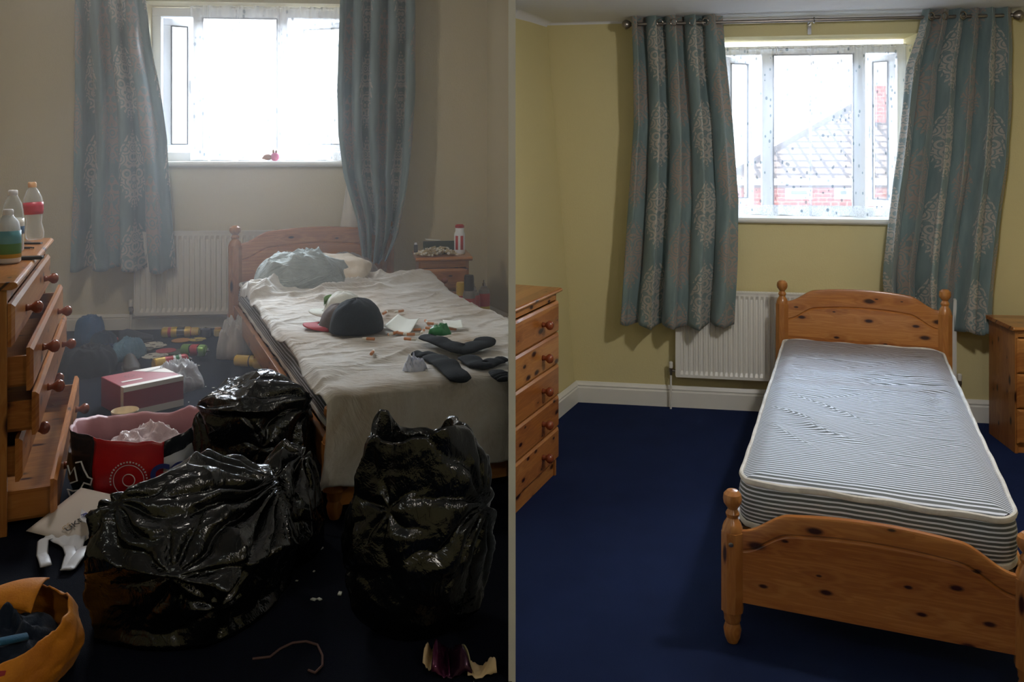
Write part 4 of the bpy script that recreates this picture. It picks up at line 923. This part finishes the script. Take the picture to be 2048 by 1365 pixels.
shoe('dark shoe lying by the skirting below the radiator valve', FL(272, 683), .35, M['shoe'], .19); shoe('brown shoe behind the red box', FL(262, 740), -1.0, plain('brown_leather', srgb(74, 68, 60), .5), .17)
for (px, py, sx, c_, lb) in ((228, 680, .03, srgb(176, 70, 60), 'small red wrapper by the skirting near the blue holdall'), (240, 694, .025, srgb(176, 50, 70), 'small pink-red wrapper beside the pale blue shirt'),
        (222, 696, .035, srgb(190, 180, 170), 'strip of pale paper in front of the blue holdall'), (190, 700, .02, srgb(200, 190, 180), 'white scrap beside the black trousers'), (195, 733, .045, srgb(140, 140, 134), 'grey crumpled wrapper behind the red box'),
        (256, 755, .03, srgb(40, 90, 160), 'bright blue wrapper at the corner of the red box'), (300, 700, .03, srgb(90, 84, 70), 'olive cloth scrap behind the cream discs')):
    heap('wrapper', lb, 'wrapper', FL(px, py), sx, sx*.8, sx*.35, px, plain('wrapper_%d' % px, c_, .5), px, .5, 24, 1.5, .5)
# clear carrier bags
clr = m_clear('crinkled_clear_film', (.93, .94, .95), .30, .14, None, .9); clr2 = m_clear('smoky_clear_film', (.80, .78, .74), .42, .2, None, .8)
heap('clear_bag', 'crinkled clear plastic bag lying in the middle of the dark carpet', 'plastic bag', FL(343, 782), .115, .16, .10, 41, clr, -.5, .35, 96, 1.8, .5, crum=.2)
heap('food_wrap', 'crumpled beige paper inside the clear bag on the carpet', 'wrapper', FL(325, 768), .06, .07, .06, 44, m_cloth('beige_paper', srgb(196, 170, 140)), 0, .3, 32, 1.6, .4)
heap('clear_bag', 'smoky clear bag of rubbish standing beside the bed post', 'plastic bag', FL(474, 712), .10, .10, .165, 42, clr2, .3, .3, 80, 1.6, .4, crum=.12)
heap('food_wrap', 'brown food wrapping inside the smoky clear bag by the bed', 'wrapper', FL(470, 712), .06, .06, .08, 45, m_cloth('brown_paper', srgb(150, 118, 84)), 0, .3, 32, 1.6, .4)
flat_paper('cardboard_flap', 'flattened brown cardboard poking out from under the bed', 'cardboard', [(530, 764), (566, 790), (572, 776), (556, 752)], LZ+.006, plain('brown_board', srgb(150, 128, 106), .8), lift=.003)
for i in range(26):
    r_ = random.Random(i+70); px, py = r_.uniform(290, 560), r_.uniform(700, 870)
    if i > 19: px, py = r_.uniform(560, 680), r_.uniform(1060, 1300)
    o = MB().slab([(-.008, -.003), (.006, -.005), (.008, .004), (-.005, .005)], 0, .003).build('litter_scrap', M['paper'], None, smooth=False); o.location = FL(px, py)+Vector((0, 0, .001)); o.rotation_euler = (0, 0, i*1.7); o.scale = (r_.uniform(.5, 1.1),)*3
    tag(o, 'tiny pale scrap of litter on the dark carpet of the cluttered room', 'litter', 'litter scraps on the cluttered carpet')
# red and white carton
M['carton_w'] = plain('white_carton', srgb(206, 200, 190), .6, 0, .4, .06); M['carton_r'] = plain('red_carton', srgb(138, 34, 44), .4, 0, .5, .08)
bx = thing('carton', 'red and white cardboard carton with a drawn cigarette on its lid', 'box', (-1.70, 3.72, LZ), .80)
CL, CD_, CH = .27, .26, .135
m = MB(); m.box((0, 0, 0), (CL, CD_, CH)); m.build('carton_body', M['carton_r'], bx, smooth=False, bevel=.003)
m = MB(); m.add([(CL*.52, CD_, CH+.0008), (CL, CD_*.98, CH+.0008), (CL*.99, CD_*.32, CH+.0008)], [(0, 1, 2)]); m.add([(0, -.0008, CH-.02), (CL, -.0008, CH-.02), (CL, -.0008, CH), (0, -.0008, CH)], [(0, 1, 2, 3)])
m.add([(0, -.0, CH+.0008), (CL, 0, CH+.0008), (CL, .035, CH+.0008), (0, .035, CH+.0008)], [(0, 1, 2, 3)]); m.add([(0, -.0008, 0), (CL, -.0008, 0), (CL, -.0008, .03), (0, -.0008, .03)], [(0, 1, 2, 3)]); m.add([(-.0008, 0, 0), (-.0008, .03, 0), (-.0008, .03, CH), (-.0008, 0, CH)], [(0, 1, 2, 3)])
m.add([(.03, .09, CH+.0009), (.12, .085, CH+.0009), (.12, .105, CH+.0009), (.03, .108, CH+.0009)], [(0, 1, 2, 3)]); m.build('white_print', M['carton_w'], bx, smooth=False, solid=.0004)
m = MB(); z = CH+.0022
for (xa, ya_, xb, yb_) in ((.175, .19, .245, .215), (.178, .18, .248, .205), (.175, .19, .178, .18), (.245, .215, .248, .205)):
    dx, dy = xb-xa, yb_-ya_; l = sqrt(dx*dx+dy*dy); nx, ny = -dy/l*.0015, dx/l*.0015; m.add([(xa-nx, ya_-ny, z), (xb-nx, yb_-ny, z), (xb+nx, yb_+ny, z), (xa+nx, ya_+ny, z)], [(0, 1, 2, 3)])
for k in range(9): a = k*.7; m.add([(.09+.02*cos(a), .17+.02*sin(a), z), (.096+.02*cos(a), .17+.02*sin(a), z), (.096+.02*cos(a), .176+.02*sin(a), z), (.09+.02*cos(a), .176+.02*sin(a), z)], [(0, 1, 2, 3)])
m.build('drawn_cigarette', M['black'], bx, smooth=False)
bw = thing('paper_bowl', 'empty cream paper bowl beside the red carton', 'bowl', FL(250, 857), 0)
MB().lathe([(0, .004), (.036, .003), (.05, .072), (.0535, .078), (.055, .075), (.052, .068), (.038, 0), (0, 0)], 36).build('bowl_wall', plain('cream_paper_board', srgb(214, 196, 164), .6), bw, auto=30)

# ------------------------------------------------------------------ black bin bags
def binbag(label, c, rx, ry, H, prof, seed, pulls=(), cr=.22, ears=None, top=1.0, lean=(0, 0), fac=30):
    """prof: (height share, radius factor) from the floor up; flat facets, and creases fanning from the pull points"""
    rn = random.Random(seed); N, K = 260, 150; P = [(a*H, b) for a, b in prof]; tot = [0]; zc = H*.42
    for a, b in zip(P, P[1:]): tot.append(tot[-1]+sqrt((a[0]-b[0])**2+((a[1]-b[1])*rx)**2))
    nor = []
    while len(nor) < fac:
        v = Vector((rn.uniform(-1, 1), rn.uniform(-1, 1), rn.uniform(-.7, 1)))
        if .2 < v.length < 1: nor.append((v.normalized(), rn.uniform(1-cr, 1.0)))
    PU = [(Vector((cos(a)*cos(e)*1.0, sin(a)*cos(e), sin(e))), A, n_, sg, rn.random()*6) for a, e, A, n_, sg in pulls]
    def at(t):
        s_ = t*tot[-1]
        for i in range(len(P)-1):
            if s_ <= tot[i+1] or i == len(P)-2:
                k = (s_-tot[i])/(tot[i+1]-tot[i]); return P[i][0]+(P[i+1][0]-P[i][0])*k, P[i][1]+(P[i+1][1]-P[i][1])*k
    def fn(a, b):
        th = a*2*pi; z, r = at(b); q = Vector((cos(th)*r, sin(th)*r, (z-zc)/(H*.6))); u = q.normalized() if q.length > 1e-4 else Vector((0, 0, 1))
        u = (u+Vector((noise.noise(u*2.3+Vector((seed, 0, 0))), noise.noise(u*2.3+Vector((0, seed, 5))), 0))*.10).normalized()
        k = min(min((d_/max(n_.dot(u), .05) for n_, d_ in nor)), 1.12)
        for pv, A, cnt, sg, ph in PU:
            w_ = u-pv; d = w_.length
            ax = pv.cross(Vector((0, 0, 1))); ax = ax.normalized() if ax.length > .1 else Vector((1, 0, 0)); bx_ = pv.cross(ax)
            fi = atan2(w_.dot(ax), w_.dot(bx_)); rr = abs(sin(fi*cnt/2+ph+1.1*noise.noise(w_*2.5+Vector((seed, 3, 1)))))
            k += A*math.exp(-(d/sg)**2)*(rr**.7-.55)*min(1, d/.12)+A*.25*math.exp(-(d/(sg*.25))**2)
        cz_ = noise.noise(Vector((u.x*1.5+seed, u.y*1.5, z*3))); k += .03*cz_
        w2 = 1-abs(noise.noise(Vector((u.x*5+seed, u.y*5, u.z*9))))*2; k += .012*w2*w2*w2
        f = .35+.65*min(1, z/(H*.12)); k = 1+(k-1)*f
        x, y, zz = cos(th)*rx*r*k, sin(th)*ry*r*k, zc+(z-zc)*(1+(k-1)*(.9 if z > zc else 0))
        x += lean[0]*(z/H)**1.5; y += lean[1]*(z/H)**1.5
        if ears:
            for ea, eh, ew in ears:
                dth = abs((th-ea+pi) % (2*pi)-pi); zz += eh*math.exp(-(dth/ew)**2)*math.exp(-((b-top)/.13)**2)
            zz += .012*sin(th*7+seed)*math.exp(-((b-top)/.1)**2); g_ = .05*sin(th*11+2*sin(th*3))*math.exp(-((b-top)/.2)**2); x *= 1+g_; y *= 1+g_
        return (x, y, max(zz, .001))
    m = MB().grid(fn, N, K, None, None, 0, True); m.f.append(tuple(reversed(range(N)))); m.mi.append(0)
    o = m.build('bin_bag', M['binbag'], None, auto=False); o.location = c; return tag(o, label, 'bin bag')
shut = [(0, .80), (.05, .95), (.25, 1.06), (.5, 1.04), (.72, .92), (.88, .66), (.96, .38), (1.0, .15), (1.0, .0)]
binbag('full black bin bag nearest the camera on the left, pulled tight to one side', (-.835, 2.20, LZ), .262, .23, .375, [(0, .86), (.05, .98), (.3, 1.06), (.6, 1.0), (.8, .84), (.93, .58), (1.0, .3), (1.0, 0)], 1,
       ((.35, .62, .30, 15, .85), (-1.35, .18, .12, 9, .55), (-2.2, .75, .12, 8, .45), (-1.0, -.2, .10, 7, .4)), .24)
binbag('black bin bag with a shiny crumpled top, furthest back beside the bed', (-.87, 2.93, LZ), .205, .17, .39, [(0, .86), (.05, .98), (.4, 1.04), (.72, 1.0), (.8, .96), (.86, 1.02), (.95, .86), (1.0, .5), (1.02, 0)], 5,
       ((-.35, .55, .16, 10, .7), (-2.7, .6, .14, 8, .6), (-1.3, .2, .08, 6, .6)), .20, lean=(-.02, 0))
binbag('open black bin bag with raised corners standing in front of the bed foot', (-.242, 2.13, LZ), .195, .16, .465, [(0, .50), (.07, .68), (.25, .93), (.45, 1.08), (.62, 1.04), (.8, .86), (.93, .70), (1.0, .66), (1.04, .6), (1.0, .52), (.86, .46), (.72, .34), (.68, 0)], 9,
       ((-.35, .45, .14, 11, .9), (-2.9, -.15, .13, 9, .8), (-1.9, .55, .09, 6, .5)), .20, ears=((2.5, .075, .5), (.5, .05, .35), (4.4, -.03, .7)), top=.80)
binbag('small loose black bin bag slumped between the two full ones on the left', (-.66, 2.50, LZ), .12, .12, .30, shut, 6, ((.3, 1.0, .3, 9, .8), (-1.4, .2, .15, 7, .5)), .25, lean=(-.03, 0), fac=22)

# ------------------------------------------------------------------ carrier bags and post
M['carrier_black'] = plain('black_carrier_film', srgb(18, 18, 20), .25, 0, .6, 0, .5, 30); M['carrier_red'] = plain('red_carrier_film', srgb(190, 22, 30), .32, 0, .5, 0, .5, 30)
M['carrier_in'] = plain('pinkish_bag_lining', srgb(170, 120, 124), .5, 0, .4, .1, .5, 25); M['carrier_white'] = plain('white_carrier_film', srgb(206, 208, 214), .4, 0, .4, 0, .5, 30)
cb = thing('carrier_bag', 'open black and red carrier bag stuffed between the chest and the bin bags', 'carrier bag', (-1.31, 2.99, LZ), .04)
def cring(z, k, N=96, seed=4):
    out = []
    for i in range(N):
        th = i/N*2*pi; c_, s_ = cos(th), sin(th); x = math.copysign(abs(c_)**.7, c_)*.215*k; y = math.copysign(abs(s_)**.7, s_)*.15*k
        w_ = 1+.05*fbm(c_*2+seed, s_*2, z*6, 3)+.02*sin(th*9+z*20); out.append((x*w_, y*w_, z+(.02*sin(th*2+.8)+.012*fbm(c_*3, s_*3, 7))*(z > .12)))
    return out
N = 96; rings = [cring(.001, .9), cring(.06, 1.0), cring(.12, 1.03), cring(.17, 1.0), cring(.205, .98), cring(.225, 1.0), cring(.215, .95), cring(.18, .9), cring(.10, .85)]
def ring_faces(m, R, rngs, cond, mi=0, off=0):
    pass
def cring_part(name, rows, sel, mat, off=0):
    m = MB(); vs = [p_ for r_ in rows for p_ in r_]; fs = []
    for j in range(len(rows)-1):
        for i in range(N):
            if sel((i+.5)/N*360, j): fs.append((j*N+i, j*N+(i+1) % N, (j+1)*N+(i+1) % N, (j+1)*N+i))
    used = sorted({i for f in fs for i in f}); mp = {a: b for b, a in enumerate(used)}
    m.add([vs[i] for i in used], [tuple(mp[i] for i in f) for f in fs]); return m.build(name, mat, cb, auto=False, solid=.002)
outer, inner = rings[:6], rings[5:]
red_s = lambda d_: 250 < d_ < 300; wh_s = lambda d_, j: 300 <= d_ < 340 and j < 3
cring_part('black_side', outer, lambda d_, j: not red_s(d_) and not wh_s(d_, j), M['carrier_black']); cring_part('red_panel', outer, lambda d_, j: red_s(d_), M['carrier_red']); cring_part('white_panel', outer, lambda d_, j: wh_s(d_, j), M['carrier_white'])
cring_part('inside_face', inner, lambda d_, j: True, M['carrier_in'])
def text(body, size, m4, mat, parent, name='lettering', extrude=.0004, bold=0):
    c_ = bpy.data.curves.new(name, 'FONT'); c_.body = body; c_.size = size; c_.extrude = extrude; c_.offset = bold; c_.align_x = 'CENTER'; c_.align_y = 'CENTER'
    o = bpy.data.objects.new(name, c_); COL.objects.link(o); c_.materials.append(mat)
    bpy.context.view_layer.update(); me = bpy.data.meshes.new_from_object(o.evaluated_get(bpy.context.evaluated_depsgraph_get())); bpy.data.objects.remove(o); bpy.data.curves.remove(c_)
    o = bpy.data.objects.new(name, me); COL.objects.link(o); o.parent = parent; o.matrix_local = m4; return o
bl = plain('blue_print', srgb(36, 50, 120), .5); wh = plain('white_print', srgb(220, 220, 220), .5)
text('CO', .085, T((.165, -.155, .10), .35, pi/2), bl, cb, 'blue_letters', bold=.004)
# ring of lettering and emblem on the red panel
rp = T((.03, -.168, .085), .0, pi/2)
m = MB(); m.tube([(.05*cos(k*pi/20), .05*sin(k*pi/20), .0) for k in range(41)], .0012, 5); m.tube([(.020*cos(k*pi/10), .020*sin(k*pi/10), .0) for k in range(20)], .0016, 5, closed=True)
o = m.build('white_ring', wh, cb); o.matrix_local = rp
m = MB()
for k in range(22):                                      # the ring of print, too small to read
    a = pi*(1.1-1.2*(k+.5)/22); h_ = .004+.002*((k*7) % 3)/2; m.box((-.0026, -h_/2, 0), (.0026, h_/2, .0006), T((.060*cos(a), .060*sin(a), 0), a-pi/2))
m.build('ring_print', wh, cb, smooth=False).matrix_local = rp
# white swirl on the black side
lg = T((-.150, -.152, .10), -.2, pi/2)
for k, pts in enumerate(([(-.03, .03), (-.02, .0), (-.005, .025), (.005, -.02), (-.02, -.03)], [(.0, .04), (.02, .045), (.03, .02), (.045, -.005), (.06, -.01), (.055, -.03), (.03, -.025), (.015, -.05), (-.01, -.055), (-.03, -.05), (-.02, -.075)])):
    o = MB().tube([(x, y, 0) for x, y in pts], .0028, 6).build('white_logo', wh, cb); o.matrix_local = lg
heap('clear_wrapping', 'clear film showing in the mouth of the black and red carrier bag', 'wrapping', (-1.30, 3.02, LZ+.10), .15, .11, .075, 51, m_clear('pinkish_clear_film', (.84, .72, .72), .5, .2, None, .8), 0, .2, 64, 2, .4, crum=.1)
# white carrier with handles and the envelope on it
wb = thing('carrier_bag', 'white carrier bag with two loop handles flat beside the chest', 'carrier bag', FL(140, 1095)+Vector((0, 0, .002)), 0)
def strip(pts, wd, m, z0=.006):
    P = [FL(a, b)-FL(140, 1095) for a, b in pts]; Q = []
    for i in range(len(P)-1):
        for k in range(5): Q.append(P[i].lerp(P[i+1], k/5))
    Q.append(P[-1]); m.tube([q_+Vector((0, 0, z0+.012*abs(sin(i*.35)))) for i, q_ in enumerate(Q)], wd, 8, sq=.2)
m = MB(); strip([(100, 1084), (86, 1096), (84, 1118), (92, 1146)], .015, m); m.build('handle', M['carrier_white'], wb, auto=False)
m = MB(); strip([(136, 1098), (142, 1122), (132, 1148)], .016, m); strip([(172, 1100), (158, 1126), (134, 1148)], .018, m); m.build('handle', M['carrier_white'], wb, auto=False)
def wbf(a, b):
    P = [(88, 1085), (160, 1118), (196, 1012), (150, 1012)]; q_ = [FL(*k)-FL(140, 1095) for k in P]; v = q_[0]*(1-a)*(1-b)+q_[1]*a*(1-b)+q_[2]*a*b+q_[3]*(1-a)*b; v.z = .01+.008*fbm(a*3, b*3, 3); return v
MB().grid(wbf, 16, 16).build('bag_film', M['carrier_white'], wb, auto=False, solid=.003)
base_e = FL(130, 1060); ang = -.98
en = thing('envelope', 'large white envelope marked UK Mail leaning on the white carrier bag', 'envelope', (base_e.x+.05, base_e.y, LZ+.045), 0); en.rotation_euler = (.42, .0, .0)
Pn = [(80, 1068), (140, 1098), (186, 1030), (150, 1004)]
def env(a, b):
    ww, hh = .19, .17; return ((a-.5)*ww+.09*(b-.5)-.0, (b-.5)*hh-.05*(a-.5), .006*sin(a*3)*sin(b*3))
MB().grid(env, 10, 8).build('envelope_body', plain('white_envelope', srgb(206, 196, 188), .7), en, auto=False, solid=.002)
text('UKMail', .03, T((.012, -.030, .010), .95), plain('dark_print', srgb(40, 38, 40), .6), en, 'printed_name')
text('CS', .022, T((-.018, -.052, .010), .95), plain('tan_print', srgb(176, 150, 110), .6), en, 'printed_mark')
cp = flat_paper('voucher', 'white card with blue lettering poking out beside the envelope', 'card', [(160, 1040), (180, 1052), (187, 1030), (163, 1022)], LZ+.06, M['carrier_white'])
text('RO', .022, T((0, 0, .008), -.5), bl, cp, 'blue_letters', bold=.001)

# orange sack at the lower left
ob = thing('orange_sack', 'orange sack of dark clothes at the lower left corner', 'sack', (-1.165, 1.93, LZ), 0)
M['orange'] = m_cloth('orange_sacking', srgb(216, 138, 24), srgb(176, 100, 24), .6, 6, .3)
def osk(a, b):
    th = a*2*pi; H_ = .10; r = interp([(0, .92), (.35, 1.05), (.7, 1.0), (.9, .93), (1, .86)], b); k = 1+.07*fbm(cos(th)*2, sin(th)*2, b*2+3, 3)
    z = H_*b+.03*sin(th*1.0+.5)*b+.015*fbm(cos(th)*3, sin(th)*3, 1)*b; return (cos(th)*.165*r*k, sin(th)*.16*r*k, z+.001)
MB().grid(osk, 90, 30, None, None, 0, True).build('sack_wall', M['orange'], ob, auto=False, solid=.004)
def flap(a, b):
    th = 1.3+a*1.9; k = .86+.03*b; z = .115+.03*sin(th+.5)-.0*b; return (cos(th)*.165*(.9+.25*b), sin(th)*.16*(.9)-.10*b, z-.03*b*b+.012*sin(a*9)*b+.012*(1-(2*b-1)**2))
MB().grid(flap, 24, 10).build('folded_flap', M['orange'], ob, auto=False, solid=.004)
o = MB().slab([(.02, -.02), (.06, -.015), (.07, .025), (.035, .03)], 0, .001).build('red_print', M['red'], ob, smooth=False); o.matrix_local = T((.03, -.16, .06), .4, 1.3)
heap('dark_clothes', 'dark clothes with a blue garment packed in the orange sack', 'clothes', (-1.165, 1.93, LZ+.02), .13, .125, .075, 61, m_cloth('dark_navy_cotton', srgb(16, 22, 34), srgb(26, 40, 60)), 0, .1, 48, 2.4, .4)
o = MB().tube([(-1.17, 1.84, LZ+.095), (-1.13, 1.87, LZ+.105), (-1.09, 1.91, LZ+.095)], .014, 10, sq=.5).build('blue_sleeve', m_cloth('blue_cotton', srgb(40, 90, 120)), None, auto=False); tag(o, 'blue sleeve lying over the dark clothes in the orange sack', 'clothes')
# lace and wrapper at the bottom of the picture
pts = [FL(a, b)+Vector((0, 0, .004)) for a, b in ((505, 1322), (540, 1318), (560, 1302), (585, 1290), (612, 1287), (635, 1294), (645, 1315), (645, 1335), (630, 1350), (612, 1343))]
Q = []
for i in range(len(pts)-1):
    for k in range(4): Q.append(pts[i].lerp(pts[i+1], k/4))
tag(MB().tube(Q, .0028, 6).build('shoelace', plain('brown_lace', srgb(92, 66, 62), .8), None), 'long brown lace curling on the dark carpet near the camera', 'lace')
pts = [FL(a, b)+Vector((0, 0, .004)) for a, b in ((392, 845), (398, 832), (410, 828), (425, 826), (436, 815), (450, 812))]
tag(MB().tube(pts, .0022, 6).build('string', plain('pale_string', srgb(130, 110, 110), .8), None), 'pale string on the carpet beside the furthest bin bag', 'string')
wr = thing('food_wrapper', 'shiny purple and cream food wrapper at the bottom edge by the open bin bag', 'wrapper', FL(905, 1358), 0)
def crf(pts, seed, lift=.03):
    m_ = MB(); P = [FL(a, b)-FL(905, 1358) for a, b in pts]; 
    def fn(a, b):
        v = P[0]*(1-a)*(1-b)+P[1]*a*(1-b)+P[2]*a*b+P[3]*(1-a)*b; v.z = lift*(.5+.5*sin(a*5+seed))*sin(pi*min(1, b+.1))+.012*crump(Vector((a*3+seed, b*3, 0)), 1.4)+.003; return v
    return m_.grid(fn, 18, 14)
crf([(862, 1362), (900, 1362), (893, 1300), (876, 1288)], 1, .05).build('purple_foil', plain('purple_foil', srgb(86, 34, 66), .22, .5), wr, auto=False, solid=.001)
crf([(895, 1362), (945, 1362), (912, 1308), (890, 1298)], 4, .05).build('purple_foil', plain('dark_purple_foil', srgb(58, 28, 50), .22, .5), wr, auto=False, solid=.001)
M['cream'] = plain('cream_packet', srgb(216, 190, 150), .5, 0, .4, .06)
crf([(845, 1340), (866, 1350), (880, 1300), (862, 1304)], 2, .04).build('cream_flap', M['cream'], wr, auto=False, solid=.001)
crf([(935, 1362), (994, 1362), (985, 1346), (938, 1326)], 3, .04).build('cream_flap', M['cream'], wr, auto=False, solid=.001)
crf([(936, 1352), (948, 1356), (918, 1306), (908, 1312)], 5, .045).build('cream_strip', plain('olive_cream_strip', srgb(170, 160, 120), .5), wr, auto=False, solid=.001)

# ------------------------------------------------------------------ outside the right room's window
EY = 13.0
brick = NT('red_brick'); br = brick.add('ShaderNodeTexBrick'); brick.put(br.inputs['Vector'], brick.coord('Object', (1, 1, 1), (pi/2, 0, 0))); br.inputs['Color1'].default_value = (*srgb(176, 84, 70), 1); br.inputs['Color2'].default_value = (*srgb(150, 66, 56), 1); br.inputs['Mortar'].default_value = (*srgb(190, 170, 150), 1); br.inputs['Scale'].default_value = 4; brick.base(br.outputs[0], .9)
tile = NT('roof_tiles'); bt_ = tile.add('ShaderNodeTexBrick'); tile.put(bt_.inputs['Vector'], tile.coord('UV', (1, 1, 1))); bt_.offset = 0; bt_.inputs['Color1'].default_value = (*srgb(150, 128, 116), 1); bt_.inputs['Color2'].default_value = (*srgb(168, 146, 130), 1); bt_.inputs['Mortar'].default_value = (*srgb(84, 70, 66), 1); bt_.inputs['Scale'].default_value = 1; bt_.inputs['Mortar Size'].default_value = .03; bt_.inputs['Brick Width'].default_value = .22; bt_.inputs['Row Height'].default_value = .2; tile.base(bt_.outputs[0], .8)
hs = thing('house', 'brick house with a tiled roof seen through the net above the bare bed', 'house', (0, EY, -3.2), 0)
g = lambda px, py, Y=EY: U(px, py, Y)-Vector((0, EY, -3.2))
w0, w1 = g(1450, 360), g(1900, 360)
MB().box((w0.x, 0, 0), (w1.x, 4, w0.z)).build('house_wall', brick.m, hs, smooth=False)
ra, rb, rc, rd = g(1430, 362), g(1920, 362), g(1920, 100), g(1800, 140)
rA = Vector((ra.x, -.25, ra.z)); rB = Vector((rb.x, -.25, ra.z)); top_z = g(1780, 165).z; dz = top_z-ra.z
rC = Vector((rb.x, 2.6, top_z)); rD = Vector((g(1768, 200).x+1.0, 2.6, top_z))
m = MB(); m.add([rA, rB, rC, rD, rA+Vector((0, .1, -.1)), rB+Vector((0, .1, -.1)), rC+Vector((0, .1, -.1)), rD+Vector((0, .1, -.1))], [(0, 1, 2, 3), (7, 6, 5, 4), (0, 4, 5, 1), (1, 5, 6, 2), (2, 6, 7, 3), (3, 7, 4, 0)], None, 0,
      [(0, 0), (rB.x-rA.x, 0), (rC.x-rA.x, 3), (rD.x-rA.x, 3)]*2); m.build('roof', tile.m, hs, smooth=False)
m = MB().tube([rA+Vector((0, -.05, 0)), rB+Vector((0, -.05, 0))], .05, 8); m.build('gutter', M['upvc'], hs)
m = MB().tube([rA, rD], .06, 8); m.build('ridge_tiles', tile.m, hs)
for a, b in ((1570, 1622), (1668, 1700)):
    p0, p1 = g(a, 372), g(b, 398); f = MB(); bar(f, p0.x, p1.x, p1.z, p0.z, -.06, .02, None, .07); fo = f.build('house_window', M['upvc'], hs, smooth=False)
    MB().box((p0.x+.05, -.02, p1.z+.05), (p1.x-.05, -.01, p0.z-.05)).build('pane', plain('grey_pane', srgb(130, 150, 166), .1), fo, smooth=False)
MB().box((g(1762, 0, 14).x, 1.3, g(0, 240).z), (g(1788, 0, 14).x, 1.9, g(0, 160).z)).build('chimney', brick.m, hs, smooth=False)

# ------------------------------------------------------------------ smoke haze in the left room
hz = MB().box((-3.38, 2.75, LZ+.002), (-.012, 5.60, 3.08)).build('smoke_haze', None, None, smooth=False)
vm = bpy.data.materials.new('smoke_haze'); vm.use_nodes = True; vt = vm.node_tree; vt.nodes.remove(vt.nodes['Principled BSDF'])
vs_ = vt.nodes.new('ShaderNodeVolumeScatter'); vs_.inputs['Color'].default_value = (.93, .95, 1, 1); vs_.inputs['Density'].default_value = .054; vs_.inputs['Anisotropy'].default_value = .35
vt.links.new(vs_.outputs[0], vt.nodes['Material Output'].inputs['Volume']); hz.data.materials.clear(); hz.data.materials.append(vm)
tag(hz, 'thin grey cigarette smoke hanging in the cluttered room', 'smoke', kind='stuff')
# ------------------------------------------------------------------ added fill lamps, hung out of view to brighten both rooms
def add_fill_lamp(x, y, zc, energy, col):
    rt = thing('added_fill_lamp', 'added fill lamp, out of view, with a round shade %s' % (('over the bare bed' if y > 1 else 'nearest the door end of the cleared room') if x > 0 else 'over the cluttered side' if y > 1 else 'nearest the door end of the cluttered room'), 'lamp', (x, y, zc))
    MB().tube([(0, 0, 0), (0, 0, -.1)], .004, 6).build('flex', M['upvc'], rt); MB().lathe([(0, 0), (.05, 0), (.05, -.02), (0, -.03)], 20).build('ceiling_rose', M['upvc'], rt)
    MB().lathe([(.03, -.08), (.14, -.17), (.135, -.175), (.028, -.09)], 28, caps=False).build('lamp_shade', M['lining'], rt, auto=False)
    l = lamp('fill_bulb', 'POINT', (x, y, zc-.18), energy, col, shadow_soft_size=.10); return rt
add_fill_lamp(1.75, 3.2, 2.75, 52, (1, .97, .94)); add_fill_lamp(1.2, .2, 2.75, 14, (1, .93, .84))
add_fill_lamp(-1.75, 3.5, 3.1, 22, (1, .95, .88)); add_fill_lamp(-1.0, -.3, 3.1, 9, (.95, 1, .95))

# ------------------------------------------------------------------ cut the things that meet the partition flush with it
bpy.context.view_layer.update()
def tree(o): return [o]+[c for k in kids(o) for c in tree(k)]
for root, side in CLIP:
    for o in tree(root):
        if o.type != 'MESH': continue
        if o.data.users > 1: o.data = o.data.copy()
        mw = o.matrix_world; inv = mw.inverted(); co = inv @ Vector((.014*side, 0, 0)); no = (inv.to_3x3() @ Vector((1, 0, 0))).normalized()
        bm = bmesh.new(); bm.from_mesh(o.data)
        xs = [(mw @ v.co).x*side for v in bm.verts]
        if min(xs) >= .012: bm.free(); continue
        if max(xs) <= .014: bm.free(); bpy.data.objects.remove(o); continue
        r_ = bmesh.ops.bisect_plane(bm, geom=bm.verts[:]+bm.edges[:]+bm.faces[:], plane_co=co, plane_no=no, clear_inner=side > 0, clear_outer=side < 0)
        ed = [g_ for g_ in r_['geom_cut'] if isinstance(g_, bmesh.types.BMEdge)]
        bmesh.ops.holes_fill(bm, edges=ed); bm.to_mesh(o.data); bm.free()
